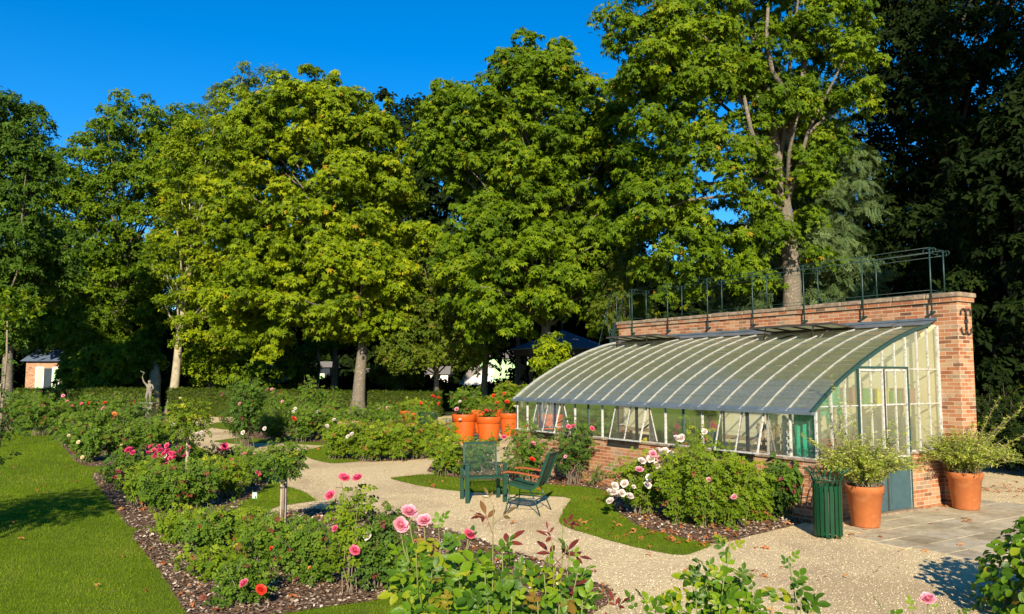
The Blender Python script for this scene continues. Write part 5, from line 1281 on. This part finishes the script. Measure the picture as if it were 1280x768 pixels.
# ---------------------------------------------------------------- statue
Ys = 36.5; x = at(186, 500, Ys)[0]
t = empty('statue', (x, Ys, 0), 0, 'small weathered stone figure with a raised arm on a pedestal before the hedge', 'statue')
mb = MB(); mb.box(-.32, .32, -.32, .32, 0, .12, .02); mb.box(-.24, .24, -.24, .24, .122, .74, .02); mb.box(-.31, .31, -.31, .31, .742, .84, .025); mb.build('pedestal', M['stone'], t)
def skin(name, nodes, edges, mat, parent, loc=(0, 0, 0), sub=2):
    me = bpy.data.meshes.new(name); me.from_pydata([n[:3] for n in nodes], edges, []); o = link(name, me, mat, parent, loc)
    m = o.modifiers.new('skin', 'SKIN'); m.use_smooth_shade = True
    for i, n in enumerate(nodes):
        sv = me.skin_vertices[0].data[i]; sv.radius = (n[3], n[3]); sv.use_root = (i == 0)
    s = o.modifiers.new('sub', 'SUBSURF'); s.levels = sub; s.render_levels = sub
    return o
nodes = [(0, 0, .46, .10), (0, 0, .60, .10), (.0, .01, .74, .115), (.0, 0, .83, .045), (.01, -.02, .93, .082), (.0, -.02, 1.0, .06),
         (.08, 0, .42, .075), (.12, -.16, .30, .058), (.10, -.05, .05, .036), (.10, -.14, .02, .03),
         (-.08, 0, .40, .075), (-.10, -.05, .22, .055), (-.08, .02, .05, .036), (-.08, -.08, .02, .03),
         (-.13, 0, .78, .048), (-.24, -.04, .92, .038), (-.30, -.05, 1.10, .026), (-.31, -.05, 1.17, .028),
         (.13, 0, .77, .048), (.22, -.06, .62, .038), (.16, -.20, .55, .027), (.12, -.23, .55, .028)]
skin('figure', nodes, [(0, 1), (1, 2), (2, 3), (3, 4), (4, 5), (0, 6), (6, 7), (7, 8), (8, 9), (0, 10), (10, 11), (11, 12), (12, 13), (2, 14), (14, 15), (15, 16), (16, 17), (2, 18), (18, 19), (19, 20), (20, 21)], M['stone'], t, (0, 0, .845))
MB().tube([(-.31, -.05, 2.02), (-.22, -.07, 2.18), (-.40, -.05, 2.25)], .018, 6).build('branch', M['stone'], t)

# ---------------------------------------------------------------- far buildings
def house(name, label, x0, x1, y0, y1, h, wallm, roofm, rise, wins=(), doors=(), over=.3, ridge='x', cat='building'):
    t = empty(name, ((x0 + x1) / 2, (y0 + y1) / 2, 0), 0, label, cat); w = (x1 - x0) / 2; d = (y1 - y0) / 2
    MB().box(-w, w, -d, d, 0, h).build('wall', M[wallm], t)
    mb = MB()
    if ridge == 'x': vs = [(-w - over, -d - over, h), (w + over, -d - over, h), (w + over, d + over, h), (-w - over, d + over, h), (-w - over * .5, 0, h + rise), (w + over * .5, 0, h + rise)]; fs = [(0, 1, 5, 4), (2, 3, 4, 5), (1, 2, 5), (3, 0, 4), (3, 2, 1, 0)]
    else: vs = [(-w - over, -d - over, h), (w + over, -d - over, h), (w + over, d + over, h), (-w - over, d + over, h), (0, -d - over, h + rise), (0, d + over, h + rise)]; fs = [(0, 4, 5, 3), (1, 2, 5, 4), (0, 1, 4), (2, 3, 5), (3, 2, 1, 0)]
    mb.add([(a, b, c + .003) for a, b, c in vs], fs); mb.build('roof', M[roofm], t)
    for (wx, wz, ww, wh, mt) in wins:
        f = MB().box(wx - ww / 2, wx + ww / 2, -d - .05, -d - .003, wz, wz + wh).build('window', M['wall_white'], t)
        MB().box(wx - ww / 2 + .08, wx + ww / 2 - .08, -d - .06, -d - .052, wz + .08, wz + wh - .08).build('pane', M[mt], f)
    for (wx, ww, wh, mt) in doors: MB().box(wx - ww / 2, wx + ww / 2, -d - .06, -d - .003, 0, wh).build('door', M[mt], t)
    return t
s60 = .060
xh0, xh1 = at(32, 470, 58)[0], at(86, 470, 58)[0]; cxh = (xh0 + xh1) / 2
house('brick_hut', 'small orange brick hut with white shuttered openings and blue slate roof, far left', xh0, xh1, 58, 61, 3.1, 'brick', 'slate', .9,
      [(at(50, 470, 58)[0] - cxh, .6, .62, 2.1, 'wall_mint'), (at(70, 470, 58)[0] - cxh, .6, .55, 2.1, 'wall_mint')], [(at(60, 470, 58)[0] - cxh, .55, 2.6, 'window_dark')])
x0, x1 = at(318, 470, 104)[0], at(412, 470, 104)[0]; w_ = x1 - x0
house('pavilion', 'long low building with bright blue panels behind the golden chestnut', x0, x1, 104, 109, 3.2, 'window_dark', 'slate_grey', .8,
      [(-w_ * .12, .5, 1.6, 2.2, 'blue_panel'), (-w_ * .32, .4, 1.1, 2.3, 'blue_panel'), (w_ * .1, .5, 2.2, 1.9, 'blue_panel'), (w_ * .36, .6, 1.4, 1.8, 'wall_mint')])
x0, x1 = at(448, 470, 104)[0], at(474, 470, 104)[0]
house('cottage', 'small brick walled building glimpsed right of the chestnut trunk', x0, x1, 104, 109, 2.4, 'brick', 'slate_grey', .7, [(.5, .8, .9, 1.2, 'window_dark')])
x0, x1 = at(496, 470, 112)[0], at(560, 470, 112)[0]
house('long_building', 'long white walled building with grey roof beyond the maple', x0, x1, 112, 119, 2.3, 'wall_white', 'slate_grey', 1.2, [(-2, .8, 1.2, .9, 'window_dark'), (1.5, .8, 1.2, .9, 'window_dark')])
x0, x1 = at(556, 470, 103)[0], at(606, 470, 103)[0]
house('shed', 'shed with white gable and broad grey roof left of the mint green house', x0 + 2.0, x1 + .8, 102, 112, .7, 'wall_white', 'slate_grey', 3.4, ridge='y')
tt = (x0 + x1) / 2 + 1.1
MB_ = MB(); MB_.add([(tt - 1.6, 101.66, .9), (tt + 2.6, 101.66, .9), (tt + 2.6, 101.66, 3.9)], [(0, 1, 2)])
g_ = MB_.build('gable_wall', M['wall_white'], None); g_.parent = bpy.data.objects['shed']; g_.location = -bpy.data.objects['shed'].location
x0, x1 = at(600, 470, 106)[0], at(664, 470, 106)[0]
house('house', 'mint green house with a green shuttered window', x0, x1, 106, 114, 4.4, 'wall_mint', 'slate_grey', 1.2, [(-(x1 - x0) / 2 + 1.0, 1.2, .9, 1.6, 'green_plastic'), (1.4, .9, 1.1, 1.0, 'window_dark')])
# octagonal bandstand
xb_, Yb = at(703, 440, 42)[0], 42
t = empty('bandstand', (xb_, Yb, 0), 0, 'octagonal pavilion with blue slate pointed roof and finial behind the greenhouse', 'bandstand')
MB().lathe([(2.75, 3.36), (2.8, 3.42), (.08, 4.42), (.05, 4.42)], 8, smooth=False).build('roof', M['slate'], t)
MB().tube([(0, 0, 4.40), (0, 0, 4.95)], [.04, .012], 8).build('finial', M['zinc'], t)
MB().lathe([(0, 3.1), (2.55, 3.1), (2.6, 3.34), (0, 3.34)], 8, smooth=False).build('eaves_board', M['dark_gap'], t)
for k in range(8):
    a = 2 * PI * k / 8; MB().box(2.35 * math.cos(a) - .07, 2.35 * math.cos(a) + .07, 2.35 * math.sin(a) - .07, 2.35 * math.sin(a) + .07, 0, 3.098).build('post', M['dark_gap'], t)
MB().lathe([(0, 0), (2.6, 0), (2.6, .2), (0, .2)], 8, smooth=False).build('floor_deck', M['stone'], t)
# ---------------------------------------------------------------- near roses at the bottom of the view
def near_rose_plant(label, base, canes, mat='lf_rose_fg', name='rose_bush', seed=1, flowers=(), extra=0, cat='rose bush'):
    """canes: (px, py, distance, leaves, leaf length, red tip?) of each tip"""
    r = np.random.default_rng(seed); root = empty(name, (*base, 0), 0, label, cat); B = np.array([*base, 0.0])
    G_, Rd = ([], [], [], []), ([], [], [], [])
    mb = MB()
    def add(S, p, n, f, s): S[0].append(p); S[1].append(n); S[2].append(f); S[3].append(s)
    for (px, py, Yd, nl, ls, red) in canes:
        tip = at(px, py, Yd) - B; b = np.array([r.normal() * .05, r.normal() * .05, 0]); out = tip * [1, 1, 0]
        pts = []
        for k in range(9):
            t = k / 8; p = b * (1 - t) + tip * t; p = b + (tip - b) * np.array([t ** 1.3, t ** 1.3, t ** .9]); p += r.normal(size=3) * .006; pts.append(p)
        pts[-1] = tip; P = np.array(pts)
        mb.tube([tuple(p) for p in pts], [.0065 * (1 - .08 * k) for k in range(9)], 7)
        th = r.uniform(0, 2 * PI)
        nl = int(nl * 1.05); ls = ls * 1.1
        for j in range(nl):
            t = 1 - (1 - .38) * (j / nl) ** 1.05; th += 2.4 + r.normal() * .3; q = t * 8; i = min(int(q), 7); p = P[i] * (1 - (q - i)) + P[i + 1] * (q - i)
            el = r.uniform(.0, .55) if t < .93 else r.uniform(.5, 1.1); f = np.array([math.cos(th) * math.cos(el), math.sin(th) * math.cos(el), math.sin(el)])
            n = np.array([-math.cos(th) * math.sin(el), -math.sin(th) * math.sin(el), math.cos(el)]) + np.array([0, -.75, .0]) + r.normal(size=3) * .25
            s = ls * r.uniform(.8, 1.15) * (.55 if t > .95 else (.8 if t > .85 else 1))
            add(Rd if (red and t > red) else G_, p, n, f, s)
    mb.build('canes', M['twig'], root)
    for S, nm, mt in ((G_, 'foliage', mat), (Rd, 'young_foliage', 'lf_red')):
        if not S[0]: continue
        P = np.array(S[0]); n = len(P); tm = T_NEAR if nm == 'foliage' else T_YOUNG
        leaves(nm, P, np.array(S[1]), np.array(S[2]), np.array(S[3]), tm, M[mt], root, np.clip(r.random(n), 0, 1), True)
    for (px, py, Yd, kd, d) in flowers:
        P = at(px, py, Yd); flower(root, P, kd, d)
        q = P - B; c0 = q * [.55, .55, 0] + [0, 0, q[2] - .30]
        MB().tube([tuple(c0), tuple(q * .9 + [0, 0, q[2] * .1 - .12]), tuple(q)], [.005, .004, .0035], 6).build('flower_stalk', M['twig'], root)
    return root
L_ = .15
near_rose_plant('broad leaved rose with three large pale pink blooms in the foreground', (-.42, 4.5), [
    (548, 655, 4.5, 15, L_, 0), (520, 690, 4.35, 14, L_, 0), (505, 665, 4.7, 12, L_, 0), (568, 690, 4.2, 16, L_, 0), (590, 670, 4.3, 14, L_, 0), (600, 705, 4.0, 16, L_, 0), (540, 715, 4.0, 16, L_, 0),
    (575, 730, 3.8, 14, L_, 0), (525, 745, 4.0, 14, L_, 0), (615, 735, 3.8, 14, L_, 0), (638, 700, 4.1, 14, L_, 0), (655, 725, 4.0, 14, L_, 0), (500, 720, 4.4, 10, L_, 0), (560, 760, 3.7, 12, L_, 0), (600, 765, 3.6, 12, L_, 0), (640, 760, 3.7, 12, L_, 0)],
    seed=3, flowers=[(511, 641, 4.75, 'p_pale', .103), (500, 657, 4.7, 'p_pale', .10), (530, 652, 4.65, 'p_pale', .09), (586, 669, 4.3, 'p_pink', .07)])
near_rose_plant('rose with one tall red tipped cane standing before the armchairs', (-.04, 3.7), [
    (617, 633, 3.7, 17, .155, .80), (628, 690, 3.7, 12, L_, 0), (606, 715, 3.6, 12, L_, 0), (650, 712, 3.7, 12, L_, 0), (640, 745, 3.5, 12, L_, 0), (610, 755, 3.5, 10, L_, 0), (668, 745, 3.6, 10, L_, 0)], seed=5)
near_rose_plant('rose with dark red young leaves right of the tall red tipped cane', (.22, 3.75), [
    (703, 655, 3.75, 15, .145, .84), (690, 678, 3.7, 12, .15, .80), (712, 690, 3.7, 12, .15, 0), (722, 716, 3.6, 10, .15, 0), (680, 718, 3.6, 10, .155, 0), (700, 742, 3.5, 12, .155, 0), (728, 750, 3.5, 9, .15, 0), (672, 752, 3.5, 9, .15, 0)], seed=7)
near_rose_plant('small rose shoot with deep crimson leaves at the bottom edge', (.48, 3.6), [
    (760, 748, 3.6, 8, .11, .2), (775, 752, 3.6, 7, .11, .2), (748, 757, 3.6, 6, .11, .2), (805, 752, 3.7, 8, .14, 0), (822, 750, 3.7, 8, .13, 0), (795, 765, 3.6, 8, .13, 0)], seed=9)
near_rose_plant('leafy rose rising in front of the gravel near the bin', (.95, 3.9), [
    (912, 676, 4.0, 16, .15, 0), (882, 708, 3.9, 13, .155, 0), (862, 718, 3.9, 11, .155, 0), (905, 722, 3.8, 14, .155, 0), (930, 716, 3.9, 12, .15, 0), (945, 738, 3.8, 10, .15, 0), (870, 748, 3.7, 12, .155, 0), (900, 755, 3.6, 12, .155, 0), (850, 762, 3.7, 9, .15, 0), (926, 760, 3.7, 10, .15, 0), (890, 735, 3.8, 12, .155, 0)], seed=11, mat='lf_rose_fg')
near_rose_plant('slender leaning rose cane right of the leafy foreground rose', (1.25, 3.9), [
    (986, 703, 3.9, 15, .135, 0), (1002, 745, 3.8, 9, .13, 0), (965, 755, 3.8, 9, .13, 0), (1018, 764, 3.8, 7, .12, 0)], seed=13)
near_rose_plant('low rose shoot with one pink bloom at the bottom edge', (1.95, 4.0), [
    (1100, 757, 4.0, 6, .13, 0), (1142, 766, 4.0, 6, .13, 0), (1170, 762, 4.0, 6, .12, 0), (1195, 768, 4.0, 5, .12, 0)], seed=17, flowers=[(1160, 750, 4.0, 'p_pale', .075)])
# rounded shiny shrub at the right edge
r = np.random.default_rng(77); bx_, by_ = 4.78, 6.75
root = empty('glossy_shrub', (bx_, by_, 0), 0, 'glossy round leaved shrub at the lower right edge throwing a shadow on the gravel', 'shrub')
n = 2100; d = unit(n, r); d[:, 2] = np.abs(d[:, 2]) * .95 - .08; P = d * np.array([.84, .75, .92]) * (.55 + .5 * r.random((n, 1))) + [0, 0, .12]
P = P[P[:, 2] > .03]; n = len(P)
cv = [[(0, 0, 0), tuple(P[i] * .5 + [0, 0, .05]), tuple(P[i])] for i in range(0, n, 16)]
mb = MB()
for c in cv: mb.tube(c, [.01, .006, .003], 5, False)
mb.build('stems', M['woody'], root)
leaves('foliage', P, d[:n] * .6 + [-.1, -.35, .7] + r.normal(size=(n, 3)) * .3, P * [1, 1, 0] + r.normal(size=(n, 3)) * .3 - [0, 0, .2], r.uniform(.06, .095, n), T_ROUND, M['lf_rose_fg'], root, None, True)
# shaded undergrowth at the right
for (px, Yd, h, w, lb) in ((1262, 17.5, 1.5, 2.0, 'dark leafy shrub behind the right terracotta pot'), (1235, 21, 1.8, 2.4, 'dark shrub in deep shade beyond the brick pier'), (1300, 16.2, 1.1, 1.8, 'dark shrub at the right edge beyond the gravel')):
    bush(lb, 0, 0, h, w, 'lf_dark_shade', 1500, .16, (), None, pos=(at(px, 500, Yd)[0], Yd), name='shrub', cat='shrub')

# ---------------------------------------------------------------- light, sky, camera
w = bpy.data.worlds.new('World'); scene.world = w; w.use_nodes = True; n = w.node_tree.nodes; l = w.node_tree.links
sky = n.new('ShaderNodeTexSky'); sky.sky_type = 'NISHITA'; sky.sun_disc = False
SUN_EL = R(24); SUN_AZ = R(180.5)                       # behind the camera, 
sky.sun_elevation = SUN_EL; sky.sun_rotation = SUN_AZ; sky.altitude = 500; sky.air_density = 1.0; sky.dust_density = .0; sky.ozone_density = 6.0
bg = n['Background']; bg.inputs['Strength'].default_value = .09; hs = n.new('ShaderNodeHueSaturation'); hs.inputs['Saturation'].default_value = 1.27; l.new(sky.outputs[0], hs.inputs['Color']); l.new(hs.outputs[0], bg.inputs[0])
sd = bpy.data.lights.new('sun', 'SUN'); sd.energy = 5.0; sd.angle = R(.53); sd.color = (1.0, .86, .66)
so = bpy.data.objects.new('sun', sd); COL.objects.link(so)
v = -Vector((math.sin(SUN_AZ) * math.cos(SUN_EL), math.cos(SUN_AZ) * math.cos(SUN_EL), math.sin(SUN_EL)))
so.rotation_euler = v.to_track_quat('-Z', 'Y').to_euler()
cd = bpy.data.cameras.new('camera'); co = bpy.data.objects.new('camera', cd); COL.objects.link(co)
cd.sensor_width = 36; cd.lens = 36 * F / 1280; cd.clip_end = 3000; cd.clip_start = .05
co.location = (0, 0, H); co.rotation_euler = (PI / 2 + PITCH, 0, 0); scene.camera = co
vs = scene.view_settings; vs.view_transform = 'Standard'; vs.look = 'None'; vs.exposure = 1.05; vs.gamma = 1.0; vs.use_curve_mapping = False
scene.cycles.max_bounces = 8; scene.cycles.transparent_max_bounces = 24; scene.cycles.diffuse_bounces = 3; scene.cycles.glossy_bounces = 3; scene.cycles.transmission_bounces = 6
scene.cycles.caustics_reflective = False; scene.cycles.caustics_refractive = False
scene.cycles.use_denoising = True
